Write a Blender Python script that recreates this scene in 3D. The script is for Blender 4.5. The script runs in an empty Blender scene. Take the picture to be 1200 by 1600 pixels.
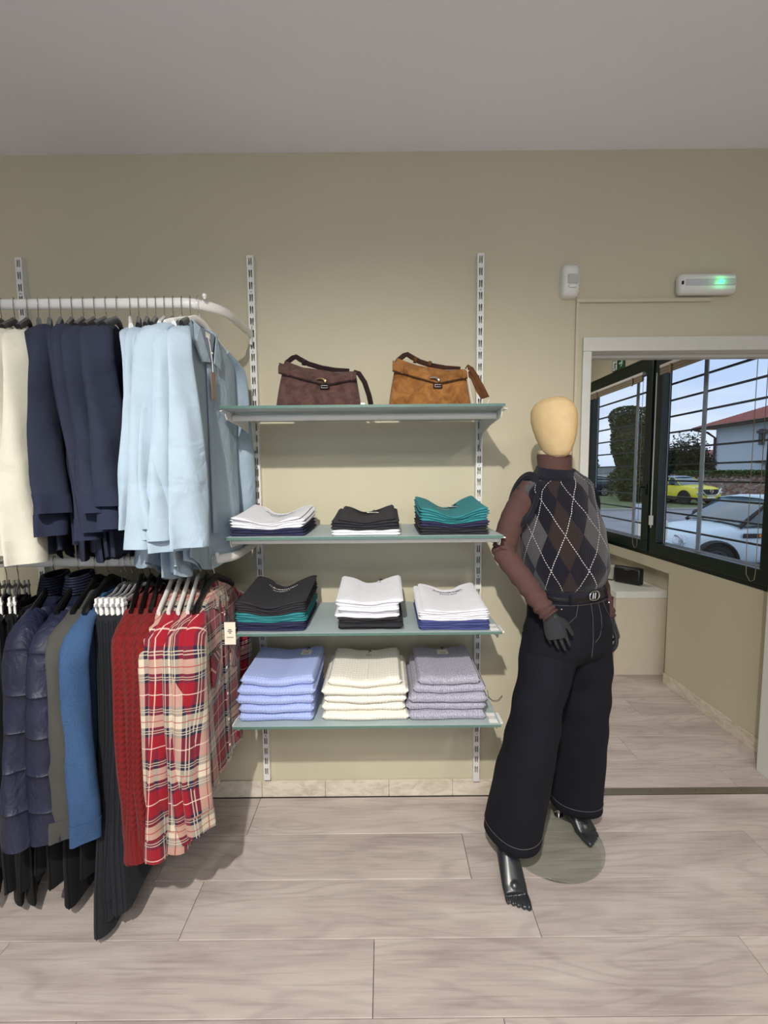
import bpy, bmesh, math, random
from math import sin, cos, pi, radians as R, sqrt
from mathutils import Vector, Matrix, noise
random.seed(7)
col = bpy.context.scene.collection
sc = bpy.context.scene

# ---------------------------------------------------------------- camera
cd = bpy.data.cameras.new('camera'); cam = bpy.data.objects.new('camera', cd); col.objects.link(cam)
TH, RO = R(4.8), .009
fw = Vector((0, cos(TH), -sin(TH))); up0 = Vector((0, sin(TH), cos(TH))); rt0 = Vector((1, 0, 0))
rt = cos(RO)*rt0 - sin(RO)*up0; up = sin(RO)*rt0 + cos(RO)*up0
M = Matrix((rt, up, -fw)).transposed().to_4x4(); M.translation = (0, -2.0, 1.53)
cam.matrix_world = M
cd.sensor_fit = 'HORIZONTAL'; cd.sensor_width = 36; cd.lens = 690/1200*36
cd.clip_start = .05; cd.clip_end = 300
sc.camera = cam
# ---------------------------------------------------------------- world sky
w = bpy.data.worlds.new('sky'); sc.world = w; w.use_nodes = True
nt = w.node_tree; nt.nodes.clear()
def nn(nt, t, **k):
    n = nt.nodes.new(t)
    for a, b in k.items(): setattr(n, a, b)
    return n
tc = nn(nt, 'ShaderNodeTexCoord'); mp = nn(nt, 'ShaderNodeMapping'); mp.inputs['Scale'].default_value = (1, 1, 3.4)
no = nn(nt, 'ShaderNodeTexNoise'); no.inputs['Scale'].default_value = 2.2; no.inputs['Detail'].default_value = 7; no.inputs['Roughness'].default_value = .55
rp = nn(nt, 'ShaderNodeValToRGB')
rp.color_ramp.elements[0].position = .36; rp.color_ramp.elements[0].color = (.50, .62, .86, 1)
rp.color_ramp.elements[1].position = .64; rp.color_ramp.elements[1].color = (.86, .89, .97, 1)
bg = nn(nt, 'ShaderNodeBackground'); bg.inputs['Strength'].default_value = 1.25
ow = nn(nt, 'ShaderNodeOutputWorld')
nt.links.new(tc.outputs['Generated'], mp.inputs[0]); nt.links.new(mp.outputs[0], no.inputs['Vector'])
nt.links.new(no.outputs['Fac'], rp.inputs[0]); nt.links.new(rp.outputs[0], bg.inputs[0]); nt.links.new(bg.outputs[0], ow.inputs[0])
# ---------------------------------------------------------------- lamps of the shop, then added fill lights
def spot(name, loc, aim, watts, size, blend, rad, color=(1, .93, .84)):
    l = bpy.data.lights.new(name, 'SPOT'); l.energy = watts; l.spot_size = R(size); l.spot_blend = blend
    l.shadow_soft_size = rad; l.color = color
    o = bpy.data.objects.new(name, l); col.objects.link(o); o.location = loc
    o.rotation_euler = (Vector(aim)-Vector(loc)).to_track_quat('-Z', 'Y').to_euler(); return o
def area(name, loc, aim, watts, sx, sy, color=(1, .95, .9)):
    l = bpy.data.lights.new(name, 'AREA'); l.shape = 'RECTANGLE'; l.size = sx; l.size_y = sy; l.energy = watts; l.color = color
    o = bpy.data.objects.new(name, l); col.objects.link(o); o.location = loc
    o.rotation_euler = (Vector(aim)-Vector(loc)).to_track_quat('-Z', 'Y').to_euler(); return o
spot('ceiling_spot_lamp', (-.28, -2.72, 2.84), (-.12, -.55, 0), 345, 94, .92, .03, (1, .95, .88))
spot('ceiling_spot_lamp', (1.55, -2.9, 2.84), (.75, -.3, .2), 40, 84, .9, .03)
spot('ceiling_spot_lamp', (-1.9, -2.9, 2.84), (-1.3, -.5, .2), 40, 84, .9, .03)
area('ceiling_fill', (.2, -3.6, 2.86), (.2, -3.6, 0), 44, 1.2, .6)  # unseen panel added behind the camera for ambient light
area('cool_fill', (-.4, -4.9, 1.5), (-.4, 0, 1.9), 21, 4.2, 2.2, (.86, .91, 1))  # added cool fill to lift the ceiling, posed as daylight from the front
area('ceiling_fill', (.6, 1.9, 2.86), (.6, 1.9, 0), 18, 1.0, .5)  # unseen ceiling light added to brighten the far room
sc.view_settings.view_transform = 'Standard'; sc.view_settings.look = 'None'
sc.view_settings.exposure = 0.0; sc.view_settings.gamma = 1; sc.view_settings.use_curve_mapping = False
sc.cycles.max_bounces = 7; sc.cycles.diffuse_bounces = 4; sc.cycles.transparent_max_bounces = 16
sc.cycles.sample_clamp_indirect = 4; sc.cycles.caustics_reflective = False; sc.cycles.caustics_refractive = False

# ================================================================ helpers
def s2l(c):
    return tuple(((v/255)/12.92 if v/255 <= .04045 else ((v/255+.055)/1.055)**2.4) for v in c)
class MB:
    def __init__(s): s.v = []; s.f = []; s.uv = []; s.mi = []; s.cur = 0
    def quad(s, a, b, c, d, uv=None): s.poly([a, b, c, d], uv)
    def poly(s, pts, uv=None):
        n = len(s.v); s.v += [tuple(p) for p in pts]; s.f.append(list(range(n, n+len(pts))))
        s.uv += (uv or [(p[0], p[2]) for p in pts]); s.mi.append(s.cur)
    def box(s, x0, y0, z0, x1, y1, z1, mtx=None):
        P = [(x0, y0, z0), (x1, y0, z0), (x1, y1, z0), (x0, y1, z0), (x0, y0, z1), (x1, y0, z1), (x1, y1, z1), (x0, y1, z1)]
        if mtx: P = [tuple(mtx @ Vector(p)) for p in P]
        n = len(s.v); s.v += P
        for q in ((3, 2, 1, 0), (4, 5, 6, 7), (0, 1, 5, 4), (1, 2, 6, 5), (2, 3, 7, 6), (3, 0, 4, 7)):
            s.f.append([n+i for i in q]); s.mi.append(s.cur); s.uv += [(P[i][0]+P[i][1], P[i][2]) for i in q]
    def grid(s, G, UV=None, closed=False, cap0=False, cap1=False):
        """G[j][i] rows of points; closed in i"""
        n = len(s.v); rows = len(G); c = len(G[0])
        for r in G: s.v += [tuple(p) for p in r]
        m = c if closed else c-1
        for j in range(rows-1):
            for i in range(m):
                i2 = (i+1) % c
                s.f.append([n+j*c+i, n+j*c+i2, n+(j+1)*c+i2, n+(j+1)*c+i]); s.mi.append(s.cur)
                if UV:
                    u0, v0 = UV[j][i]; u1 = UV[j][i+1][0] if i+1 < len(UV[j]) else UV[j][i][0]+(UV[j][i][0]-UV[j][i-1][0])
                    v1 = UV[j][i2][1]; a = UV[j+1]
                    w0 = a[i][0]; w1 = a[i+1][0] if i+1 < len(a) else a[i][0]+(a[i][0]-a[i-1][0])
                    s.uv += [(u0, v0), (u1, v1), (w1, a[i2][1]), (w0, a[i][1])]
                else: s.uv += [(i/m, j/rows), ((i+1)/m, j/rows), ((i+1)/m, (j+1)/rows), (i/m, (j+1)/rows)]
        if cap0: s.f.append([n+i for i in reversed(range(c))]); s.mi.append(s.cur); s.uv += [(0, 0)]*c
        if cap1: s.f.append([n+(rows-1)*c+i for i in range(c)]); s.mi.append(s.cur); s.uv += [(0, 0)]*c
    def tube(s, pts, rad, n=8, ry=None, upv=None, caps=True):
        """swept ellipse. rad: number or list. ry: second radius (along binormal)"""
        pts = [Vector(p) for p in pts]; L = len(pts)
        rad = rad if isinstance(rad, (list, tuple)) else [rad]*L
        ry = (ry if isinstance(ry, (list, tuple)) else [ry]*L) if ry is not None else rad
        G = []; UV = []; last = Vector(upv) if upv else None; dist = 0
        for i, p in enumerate(pts):
            t = (pts[min(i+1, L-1)]-pts[max(i-1, 0)]).normalized()
            if last is None:
                last = Vector((0, 0, 1)) if abs(t.z) < .9 else Vector((0, 1, 0))
            a = (last - t*last.dot(t))
            if a.length < 1e-4: a = t.orthogonal()
            a.normalize(); b = t.cross(a); 
            if not upv: last = a
            if i: dist += (p-pts[i-1]).length
            G.append([p + a*rad[i]*cos(2*pi*k/n) + b*ry[i]*sin(2*pi*k/n) for k in range(n)])
            UV.append([(2*pi*k/n*(rad[i]+ry[i])/2, dist) for k in range(n)])
        s.grid(G, UV, True, caps, caps)
    def ball(s, c, r, n=10, sq=(1, 1, 1)):
        c = Vector(c); G = []
        for j in range(n//2+1):
            ph = -pi/2+pi*j/(n//2); rr = max(cos(ph), .001)
            G.append([c+Vector((r*rr*cos(2*pi*k/n)*sq[0], r*rr*sin(2*pi*k/n)*sq[1], r*sin(ph)*sq[2])) for k in range(n)])
        s.grid(G, None, True, True, True)
    def disc(s, c, r, h, n=48, axis=2):
        G = []
        for dz in (0, h):
            row = []
            for k in range(n):
                p = [r*cos(2*pi*k/n), r*sin(2*pi*k/n), dz]
                if axis == 0: p = [dz, p[0], p[1]]
                if axis == 1: p = [p[0], dz, p[1]]
                row.append(Vector(c)+Vector(p))
            G.append(row)
        s.grid(G, None, True, True, True)
    def build(s, name, mats, parent=None, smooth=True, bevel=0, loc=None, sub=0, local=False, solid=0, angle=40):
        me = bpy.data.meshes.new(name)
        off = Vector(loc) if loc else (Vector((0, 0, 0)))
        v = [(p[0]-off.x, p[1]-off.y, p[2]-off.z) for p in s.v] if loc else s.v
        me.from_pydata(v, [], s.f)
        uvl = me.uv_layers.new(name='UVMap'); flat = [c for uv in s.uv for c in uv]
        if len(flat) == len(uvl.data)*2: uvl.data.foreach_set('uv', flat)
        ms = mats if isinstance(mats, (list, tuple)) else [mats]
        for m in ms: me.materials.append(m)
        if len(ms) > 1: me.polygons.foreach_set('material_index', s.mi)
        if smooth: me.polygons.foreach_set('use_smooth', [True]*len(me.polygons))
        me.update()
        o = bpy.data.objects.new(name, me); col.objects.link(o)
        if loc: o.location = loc
        if bevel:
            b = o.modifiers.new('bevel', 'BEVEL'); b.width = bevel; b.segments = 2; b.limit_method = 'ANGLE'; b.angle_limit = R(40)
        if sub:
            b = o.modifiers.new('sub', 'SUBSURF'); b.levels = sub; b.render_levels = sub
        if solid:
            b = o.modifiers.new('solid', 'SOLIDIFY'); b.thickness = solid; b.offset = 0
        if parent is not None:
            o.parent = parent
        if smooth and angle and not sub:
            try: me.set_sharp_from_angle(angle=R(angle))
            except Exception: pass
        return o
def tag(o, label=None, cat=None, group=None, kind=None):
    if label: o['label'] = label
    if cat: o['category'] = cat
    if group: o['group'] = group
    if kind: o['kind'] = kind
    return o
WPOS = []
def empty(name, loc, label, cat, group=None, rz=0):
    o = bpy.data.objects.new(name, None); col.objects.link(o); o.location = loc; o.rotation_euler = (0, 0, rz)
    o.empty_display_size = .05; WPOS.append(o)
    tag(o, label, cat, group)
    return Root(o, loc)
class Root:
    """wraps the empty with its world position so parts can be written in world metres"""
    def __init__(s, o, loc): s.o = o; s.w = Vector(loc)
def part(mb, name, mats, root, **k):
    """a part given in world metres under an unrotated root"""
    if isinstance(root, Root):
        o = mb.build(name, mats, None, **k); o.parent = root.o; o.location = Vector(o.location)-root.w
    else:
        o = mb.build(name, mats, None, **k); o.parent = root; 
        o.location = Vector(o.location)
        o.location -= wpos(root)
    return o
def wpos(o):
    p = Vector(o.location)
    while o.parent: o = o.parent; p += Vector(o.location)
    return p
def lpart(mb, name, mats, root, **k):
    """a part given in the root's local metres"""
    o = mb.build(name, mats, None, **k); o.parent = root.o if isinstance(root, Root) else root
    return o
def thing(mb, name, mats, label, cat, group=None, **k):
    """a thing that is one mesh; origin at its lowest centre"""
    xs = [p[0] for p in mb.v]; ys = [p[1] for p in mb.v]; zs = [p[2] for p in mb.v]
    loc = ((min(xs)+max(xs))/2, (min(ys)+max(ys))/2, min(zs))
    return tag(mb.build(name, mats, None, loc=loc, **k), label, cat, group)
def struct(mb, name, mats, **k):
    k.setdefault('smooth', False)
    return tag(mb.build(name, mats, None, **k), kind='structure')
ORD = ['first', 'second', 'third', 'fourth', 'fifth', 'sixth', 'seventh', 'eighth', 'ninth', 'tenth', 'eleventh', 'twelfth']

# ---------------------------------------------------------------- material helper
class NT:
    def __init__(s, name, rough=.6, metal=0, spec=.5):
        s.m = bpy.data.materials.new(name); s.m.use_nodes = True; s.t = s.m.node_tree; s.b = s.t.nodes['Principled BSDF']
        s.b.inputs['Roughness'].default_value = rough; s.b.inputs['Metallic'].default_value = metal
        s.b.inputs['Specular IOR Level'].default_value = spec
    def n(s, t, **k): return nn(s.t, t, **k)
    def l(s, a, b): s.t.links.new(a, b)
    def math(s, op, a, b=None, c=None):
        n = s.n('ShaderNodeMath', operation=op)
        for i, x in enumerate((a, b, c)):
            if x is None: continue
            if isinstance(x, (int, float)): n.inputs[i].default_value = x
            else: s.l(x, n.inputs[i])
        return n.outputs[0]
    def ramp(s, fac, els, interp='LINEAR'):
        n = s.n('ShaderNodeValToRGB'); r = n.color_ramp; r.interpolation = interp
        while len(r.elements) < len(els): r.elements.new(.5)
        for e, (p, c) in zip(r.elements, els): e.position = p; e.color = (*c[:3], 1)
        s.l(fac, n.inputs[0]); return n.outputs[0]
    def mix(s, fac, a, b, mode='MIX'):
        n = s.n('ShaderNodeMix', data_type='RGBA', blend_type=mode)
        for i, x in ((0, fac), (6, a), (7, b)):
            if isinstance(x, (int, float)): n.inputs[i].default_value = x
            elif isinstance(x, tuple): n.inputs[i].default_value = (*x[:3], 1)
            else: s.l(x, n.inputs[i])
        return n.outputs[2]
    def noise(s, vec, scale, detail=3, rough=.5, dist=0):
        n = s.n('ShaderNodeTexNoise'); n.inputs['Scale'].default_value = scale; n.inputs['Detail'].default_value = detail
        n.inputs['Roughness'].default_value = rough; n.inputs['Distortion'].default_value = dist
        if vec is not None: s.l(vec, n.inputs['Vector'])
        return n.outputs['Fac']
    def mapping(s, vec, scale, loc=(0, 0, 0)):
        n = s.n('ShaderNodeMapping'); n.inputs['Scale'].default_value = scale; n.inputs['Location'].default_value = loc
        s.l(vec, n.inputs[0]); return n.outputs[0]
    def coord(s, k='Object'): return s.n('ShaderNodeTexCoord').outputs[k]
    def color(s, c):
        if isinstance(c, tuple): s.b.inputs['Base Color'].default_value = (*c[:3], 1)
        else: s.l(c, s.b.inputs['Base Color'])
    def bump(s, h, strength=.3, dist=.002):
        n = s.n('ShaderNodeBump'); n.inputs['Strength'].default_value = strength; n.inputs['Distance'].default_value = dist
        s.l(h, n.inputs['Height']); s.l(n.outputs[0], s.b.inputs['Normal'])
def plain(name, rgb, rough=.6, metal=0, var=.06, nscale=18, bump=.0, bscale=200, spec=.5, sheen=0):
    N = NT(name, rough, metal, spec); c = s2l(rgb); co = N.coord()
    f = N.noise(co, nscale, 4)
    N.color(N.ramp(f, [(.3, tuple(v*(1-var) for v in c)), (.7, tuple(min(v*(1+var), 1) for v in c))]))
    if bump: N.bump(N.noise(co, bscale, 3), bump, .001)
    if sheen: N.b.inputs['Sheen Weight'].default_value = sheen; N.b.inputs['Sheen Roughness'].default_value = .5
    return N.m
def fabric(name, rgb, var=.05, weave=900, bump=.25, rough=.9, sheen=.02, wr=9, wrs=.25, fleck=None):
    N = NT(name, rough, 0, .25); c = s2l(rgb); co = N.coord()
    f = N.noise(co, 7, 4)
    cc = N.ramp(f, [(.3, tuple(v*(1-var) for v in c)), (.7, tuple(min(v*(1+var), 1) for v in c))])
    if fleck: cc = N.mix(N.ramp(N.noise(co, 420, 2), [(.47, (0, 0, 0)), (.56, (1, 1, 1))]), cc, s2l(fleck))
    N.color(cc); N.b.inputs['Sheen Weight'].default_value = sheen
    h = N.math('ADD', N.math('MULTIPLY', N.noise(co, wr, 3, .5, .6), wrs*14), N.math('MULTIPLY', N.noise(co, weave, 1), .25))
    N.bump(h, bump, .004)
    return N.m
def emit(name, rgb, st):
    N = NT(name); N.b.inputs['Emission Color'].default_value = (*s2l(rgb), 1); N.b.inputs['Emission Strength'].default_value = st
    N.color(s2l(rgb)); return N.m

# ---- materials
m_wall = plain('beige_wall_paint', (199, 192, 167), .85, var=.02, nscale=2, bump=.08, bscale=260)
m_ceil = plain('ceiling_paint', (244, 243, 254), .9, var=.02, nscale=2, bump=.05, bscale=200)
def wood():
    N = NT('grey_oak_laminate', .42, 0, .35)
    g = N.n('ShaderNodeNewGeometry').outputs['Position']; oi = N.n('ShaderNodeObjectInfo').outputs['Random']
    cb = N.n('ShaderNodeCombineXYZ'); N.l(N.math('MULTIPLY', oi, 37), cb.inputs[0]); N.l(N.math('MULTIPLY', oi, 91), cb.inputs[1])
    va = N.n('ShaderNodeVectorMath', operation='ADD'); N.l(g, va.inputs[0]); N.l(cb.outputs[0], va.inputs[1]); p = va.outputs[0]
    # cathedral figure: contour lines of a stretched noise
    big = N.noise(N.mapping(p, (1.05, 6.5, 1)), 1.0, 1.5, .45, .25)
    rings = N.math('SINE', N.math('MULTIPLY', big, 60))
    fine = N.noise(N.mapping(p, (4, 95, 1)), 1.0, 5, .6)
    blot = N.noise(N.mapping(p, (1.4, 7, 1)), 1.3, 4, .6)
    a, b, c = s2l((166, 153, 148)), s2l((190, 178, 171)), s2l((204, 194, 187))
    base = N.ramp(blot, [(.3, a), (.5, b), (.72, c)])
    base = N.mix(N.math('MULTIPLY', N.ramp(rings, [(.35, (0, 0, 0)), (.98, (1, 1, 1))]), .25), base, s2l((142, 129, 126)))
    base = N.mix(N.math('MULTIPLY', N.ramp(fine, [(.45, (0, 0, 0)), (.75, (1, 1, 1))]), .35), base, s2l((214, 205, 198)))
    base = N.mix(N.math('MULTIPLY', N.ramp(N.noise(N.mapping(p, (2, 60, 1)), 1.7, 3), [(.55, (0, 0, 0)), (.7, (1, 1, 1))]), .25), base, s2l((120, 110, 108)))
    v = N.math('ADD', .95, N.math('MULTIPLY', oi, .09))
    cv = N.n('ShaderNodeCombineXYZ'); [N.l(v, cv.inputs[i]) for i in range(3)]
    N.color(N.mix(1.0, base, cv.outputs[0], 'MULTIPLY')); N.bump(fine, .12, .001)
    return N.m
m_floor = wood()
m_sub = plain('dark_joint', (70, 62, 58), .9)
def marble():
    N = NT('cream_skirting_tile', .3); co = N.n('ShaderNodeNewGeometry').outputs['Position']
    f = N.noise(N.mapping(co, (5, 5, 12)), 2.2, 6, .6, 1.2)
    N.color(N.ramp(f, [(.35, s2l((196, 184, 164))), (.5, s2l((214, 204, 186))), (.65, s2l((226, 217, 202)))])); return N.m
m_tile = marble()
m_white = plain('white_powder_coat', (226, 226, 222), .38, var=.02)
m_frame = plain('white_door_frame', (212, 212, 206), .45, var=.02)
m_trunk = plain('beige_cable_trunking', (200, 192, 168), .55, var=.02)
m_alu = plain('brushed_threshold_metal', (128, 122, 106), .4, .6)
m_green = plain('dark_green_window_lacquer', (20, 38, 32), .32, var=.1)
m_gasket = plain('rubber_gasket', (25, 27, 30), .6)
m_chrome = plain('chrome', (200, 200, 200), .15, 1)
m_steel = plain('galvanised_steel', (176, 186, 198), .5, .2, var=.15, nscale=30)
m_bar = plain('dark_grille_bar', (70, 76, 84), .5, .2)
def glass(name='window_glass', tint=(.93, .96, .97, 1)):
    N = NT(name, .02); N.t.nodes.remove(N.b)
    g = N.n('ShaderNodeBsdfGlossy'); g.inputs['Roughness'].default_value = .01; t = N.n('ShaderNodeBsdfTransparent'); t.inputs[0].default_value = tint
    f = N.n('ShaderNodeFresnel'); f.inputs[0].default_value = 1.45; mx = N.n('ShaderNodeMixShader')
    bf = N.n('ShaderNodeNewGeometry').outputs['Backfacing']; fa = N.math('MULTIPLY', f.outputs[0], N.math('SUBTRACT', 1, bf)); N.l(fa, mx.inputs[0]); N.l(t.outputs[0], mx.inputs[1]); N.l(g.outputs[0], mx.inputs[2]); N.l(mx.outputs[0], N.t.nodes['Material Output'].inputs[0]); return N.m
m_glass = glass()
def frosted(name, c, tr, rough):
    N = NT(name, rough); N.color(s2l(c)); N.b.inputs['Transmission Weight'].default_value = tr; N.b.inputs['IOR'].default_value = 1.5
    return N.m
m_shelf = frosted('frosted_green_glass', (212, 230, 232), .45, .45)
m_edge = plain('green_glass_edge', (84, 116, 106), .25)
m_clear = glass('clear_base_glass', (.84, .87, .84, 1))
m_blind = plain('beige_rolled_blind', (150, 138, 118), .85, bump=.3)
m_cab = plain('cream_melamine', (214, 204, 184), .5, var=.02)
m_cabtop = plain('white_worktop', (226, 228, 220), .3, var=.02)
m_black = plain('black_plastic', (16, 16, 18), .42)
m_blackf = plain('black_velvet_flock', (17, 17, 20), .95, bump=.3, sheen=.25)
m_grey_h = plain('clear_grey_plastic', (150, 150, 152), .3)
m_whp = plain('white_plastic', (228, 228, 224), .4, var=.02)

# ================================================================ room shell
b = MB(); b.box(-3.4, -5, -.06, 2.4, 4.0, -.012); floor = struct(b, 'floor', m_sub)
ROWW = .2150
def planks(y0, n, x0, x1, offs, L=1.205):
    for r in range(n):
        ya = y0+r*ROWW; o = offs(r); x = x0-((x0-o) % L)
        while x < x1:
            a, c = max(x, x0), min(x+L, x1)
            if c-a > .02:
                g = .0009; p = MB(); X0, X1, Y0, Y1 = a+g, c-g, ya+g, ya+ROWW-g
                e = .0012
                lo = [(X0, Y0, -.012), (X1, Y0, -.012), (X1, Y1, -.012), (X0, Y1, -.012)]
                mi = [(X0, Y0, -e), (X1, Y0, -e), (X1, Y1, -e), (X0, Y1, -e)]
                tp = [(X0+e, Y0+e, 0), (X1-e, Y0+e, 0), (X1-e, Y1-e, 0), (X0+e, Y1-e, 0)]
                p.grid([lo, mi, tp], None, True, False, True)
                ob = p.build('plank', m_floor, None, smooth=False); ob.parent = floor
            x += L
    return
known = {-1: .325, 0: -.045, 1: .51, 2: .32, 3: -.60}
base_y = -.876
def offs1(r):
    k = r-19
    return known.get(k, random.random()*1.2)
planks(base_y-19*ROWW, 23, -3.2, 2.3, offs1)
planks(.026, 16, -.9, 2.11, lambda r: [1.72, 1.35, 1.05, 1.62, .9, 1.45, 1.2, 1.8, .7, 1.5, 1.1, 1.7, .8, 1.3, 1., 1.6][r])
b = MB(); b.box(-3.2, -.016-.02, -.012, .9, 0.0, 0); b.box(1.9, -.036, -.012, 2.3, 0, 0)
b = MB(); b.box(-3.3, -5, 2.9, 2.4, 4.0, 3.0); struct(b, 'ceiling', m_ceil)
OX0, OX1, OZ = .905, 1.915, 2.075
b = MB(); b.box(-3.3, 0, 0, OX0, .14, 2.9); b.box(OX0, 0, OZ, OX1, .14, 2.9); b.box(OX1, 0, 0, 2.40, .14, 2.9)
struct(b, 'wall_back', m_wall)
b = MB(); b.box(-3.4, -5, 0, -3.2, 0, 2.9); struct(b, 'wall_left', m_wall)
b = MB(); b.box(-3.3, -5.1, 0, -2.5, -5, 2.9); b.box(1.7, -5.1, 0, 2.4, -5, 2.9); b.box(-2.5, -5.1, 0, 1.7, -5, .4); b.box(-2.5, -5.1, 2.6, 1.7, -5, 2.9); struct(b, 'wall_front', m_wall)
b = MB()
for x0_, x1_ in ((-2.5, -.43), (-.37, 1.7)):
    b.box(x0_, -5.08, .4, x0_+.06, -5.02, 2.6); b.box(x1_-.06, -5.08, .4, x1_, -5.02, 2.6); b.box(x0_+.06, -5.08, .4, x1_-.06, -5.02, .46); b.box(x0_+.06, -5.08, 2.54, x1_-.06, -5.02, 2.6)
fill_win = struct(b, 'fill_window', m_white)  # unseen window, added as a frame around the cool fill light
b = MB(); b.box(-2.44, -5.055, .46, 1.64, -5.045, 2.54); o = b.build('pane', m_glass, None, smooth=False); o.parent = fill_win
b = MB(); b.box(2.3, -5, 0, 2.4, 0, 2.9); struct(b, 'wall_right', m_wall)
b = MB(); b.box(-1.0, .14, 0, -.9, 3.5, 2.9); struct(b, 'wall_far_left', m_wall)
b = MB(); b.box(-1.0, 3.5, 0, 2.34, 3.6, 2.9); struct(b, 'wall_far', m_wall)
# wall with the window: niche below the sill from y=1.10 on
WX = 2.028; WY0, WY1, WZ0, WZ1 = .215, 2.425, .892, 2.41
b = MB()
b.box(WX, .14, 0, 2.125, 1.10, WZ0); b.box(WX, 1.10, .81, 2.125, 3.5, WZ0); b.box(2.125, 1.10, 0, 2.30, 3.2, .81); b.box(WX, 3.2, 0, 2.30, 3.5, .81)
b.box(WX, .14, WZ0, 2.125, WY0, WZ1); b.box(WX, WY1, WZ0, 2.125, 3.5, WZ1); b.box(WX, .14, WZ1, 2.125, 3.5, 2.9)
struct(b, 'wall_window', m_wall)
# skirtings made of tiles
def skirting(name, pts):
    bb = MB(); bb.box(*pts); root = struct(bb, name, m_trunk)
    return root
sk = skirting('baseboard_back', (-3.2, -.004, .002, .878, 0, .078))
x = .012-.303*11
while x < .86:
    t = MB(); t.box(max(x, -3.2)+.001, -.011, .0005, min(x+.303, .878)-.001, -.0035, .081); ob = t.build('tile', m_tile, None, smooth=False, bevel=.0012); ob.parent = sk
    x += .303
sk = skirting('baseboard_window', (WX-.004, .145, .002, WX, 1.10, .078))
y = .145
for ye in (.42, .725, 1.03, 1.10):
    t = MB(); t.box(WX-.011, y+.001, .0005, WX-.0035, ye-.001, .081); ob = t.build('tile', m_tile, None, smooth=False, bevel=.0012); ob.parent = sk; y = ye
# door frame (white casing and liner), threshold
b = MB()
b.box(.880, -.014, 0, .918, -.0005, 2.062); b.box(OX1-.012, -.014, 0, OX1+.03, -.0005, 2.062); b.box(.880, -.014, 2.062, OX1+.03, -.0005, 2.1225)
b.box(.9055, 0, 0, .918, .15, 2.062); b.box(OX1-.015, 0, 0, OX1-.0005, .15, 2.062); b.box(.9055, 0, 2.062, OX1-.0005, .15, 2.0745)
b.box(.918, .05, 2.048, OX1-.013, .075, 2.062)
struct(b, 'trim_1', m_frame, bevel=.003)
b = MB(); b.box(.918, -.016, .0, OX1-.015, .026, .004); th = struct(b, 'trim_2', m_alu, bevel=.0015)
for xx in (1.05, 1.27, 1.49, 1.71):
    s_ = MB(); s_.disc((xx, .006, .004), .003, .0012, 10); o = s_.build('screw', m_bar, None); o.parent = th

# ================================================================ window with two sashes
b = MB(); fx0, fx1 = 2.036, 2.10
def ring(b, x0, x1, y0, y1, z0, z1, t):
    b.box(x0, y0, z0, x1, y1, z0+t); b.box(x0, y0, z1-t, x1, y1, z1); b.box(x0, y0, z0+t, x1, y0+t, z1-t); b.box(x0, y1-t, z0+t, x1, y1, z1-t)
ring(b, 2.032, 2.085, WY0, WY1, WZ0, WZ1, .045)
win = struct(b, 'window_1', m_green, bevel=.003)
def sash(y0, y1):
    s_ = MB(); ring(s_, 2.012, 2.08, y0, y1, .925, 2.372, .082)
    o = s_.build('sash', m_green, None, smooth=False, bevel=.004); o.parent = win
    g = MB(); ring(g, 2.0765, 2.0805, y0+.074, y1-.074, 1.0, 2.298, .011); q = g.build('gasket', m_gasket, None, smooth=False); q.parent = o
    g = MB(); ring(g, 2.066, 2.0695, y0+.081, y1-.081, 1.005, 2.291, .007); q = g.build('glazing_bead_glint', m_steel, None, smooth=False); q.parent = o  # pale bead colour stands for light reflected along the pane edges
    g = MB(); g.box(2.070, y0+.080, 1.004, 2.075, y1-.080, 2.292); q = g.build('pane', m_glass, None, smooth=False); q.parent = o
    return o
s1 = sash(.255, 1.325); s2 = sash(1.36, 2.395)
h = MB(); h.box(2.0, 1.375, 1.36, 2.012, 1.405, 1.44); h.tube([(2.005, 1.39, 1.42), (1.965, 1.39, 1.42), (1.955, 1.39, 1.41), (1.955, 1.39, 1.30)], .009, 8)
o = h.build('window_handle', m_green, None, bevel=.002); o.parent = win
# rolled blinds
for i, (y0, y1, lb) in enumerate(((.34, 1.24, 'beige rolled blind gathered at the top of the right window sash'), (1.45, 2.30, 'beige rolled blind gathered at the top of the left window sash beside exit sign'))):
    r = empty('rolled_blind', (1.985, (y0+y1)/2, 2.23), lb, 'blind', 'rolled blinds on the window')
    h = MB(); h.box(1.985, y0, 2.276, 2.010, y1, 2.296); part(h, 'headrail', m_whp, r, bevel=.002)
    h = MB()
    for k in range(5):
        h.tube([(1.992+.004*(k % 2), y0+.004, 2.270-k*.0095), (1.992+.004*(k % 2), y1-.004, 2.270-k*.0095)], .0075, 8)
    part(h, 'gathered_fabric', m_blind, r)
    for yy in (y0+.13, y1-.13):
        h = MB(); h.box(1.976, yy-.008, 2.215, 1.984, yy+.008, 2.277); part(h, 'clip', m_blind, r)
    pts = [(1.982, y0+.05, 2.22), (1.982, y0+.05, 1.10), (1.984, y0+.045, .97), (1.986, y0+.02, .935), (1.988, y0-.005, .95), (1.988, y0-.01, 1.0), (1.988, y0-.01, 2.28)]
    h = MB(); h.tube(pts, .0018, 5); part(h, 'pull_cord', m_blind, r)
    h = MB(); h.tube([(1.99, y1+.035, 2.25), (1.99, y1+.035, 1.12)], .004, 6); h.box(1.98, y1+.024, 1.14, 2.0, y1+.046, 1.21); part(h, 'side_rod', m_whp, r)
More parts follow.
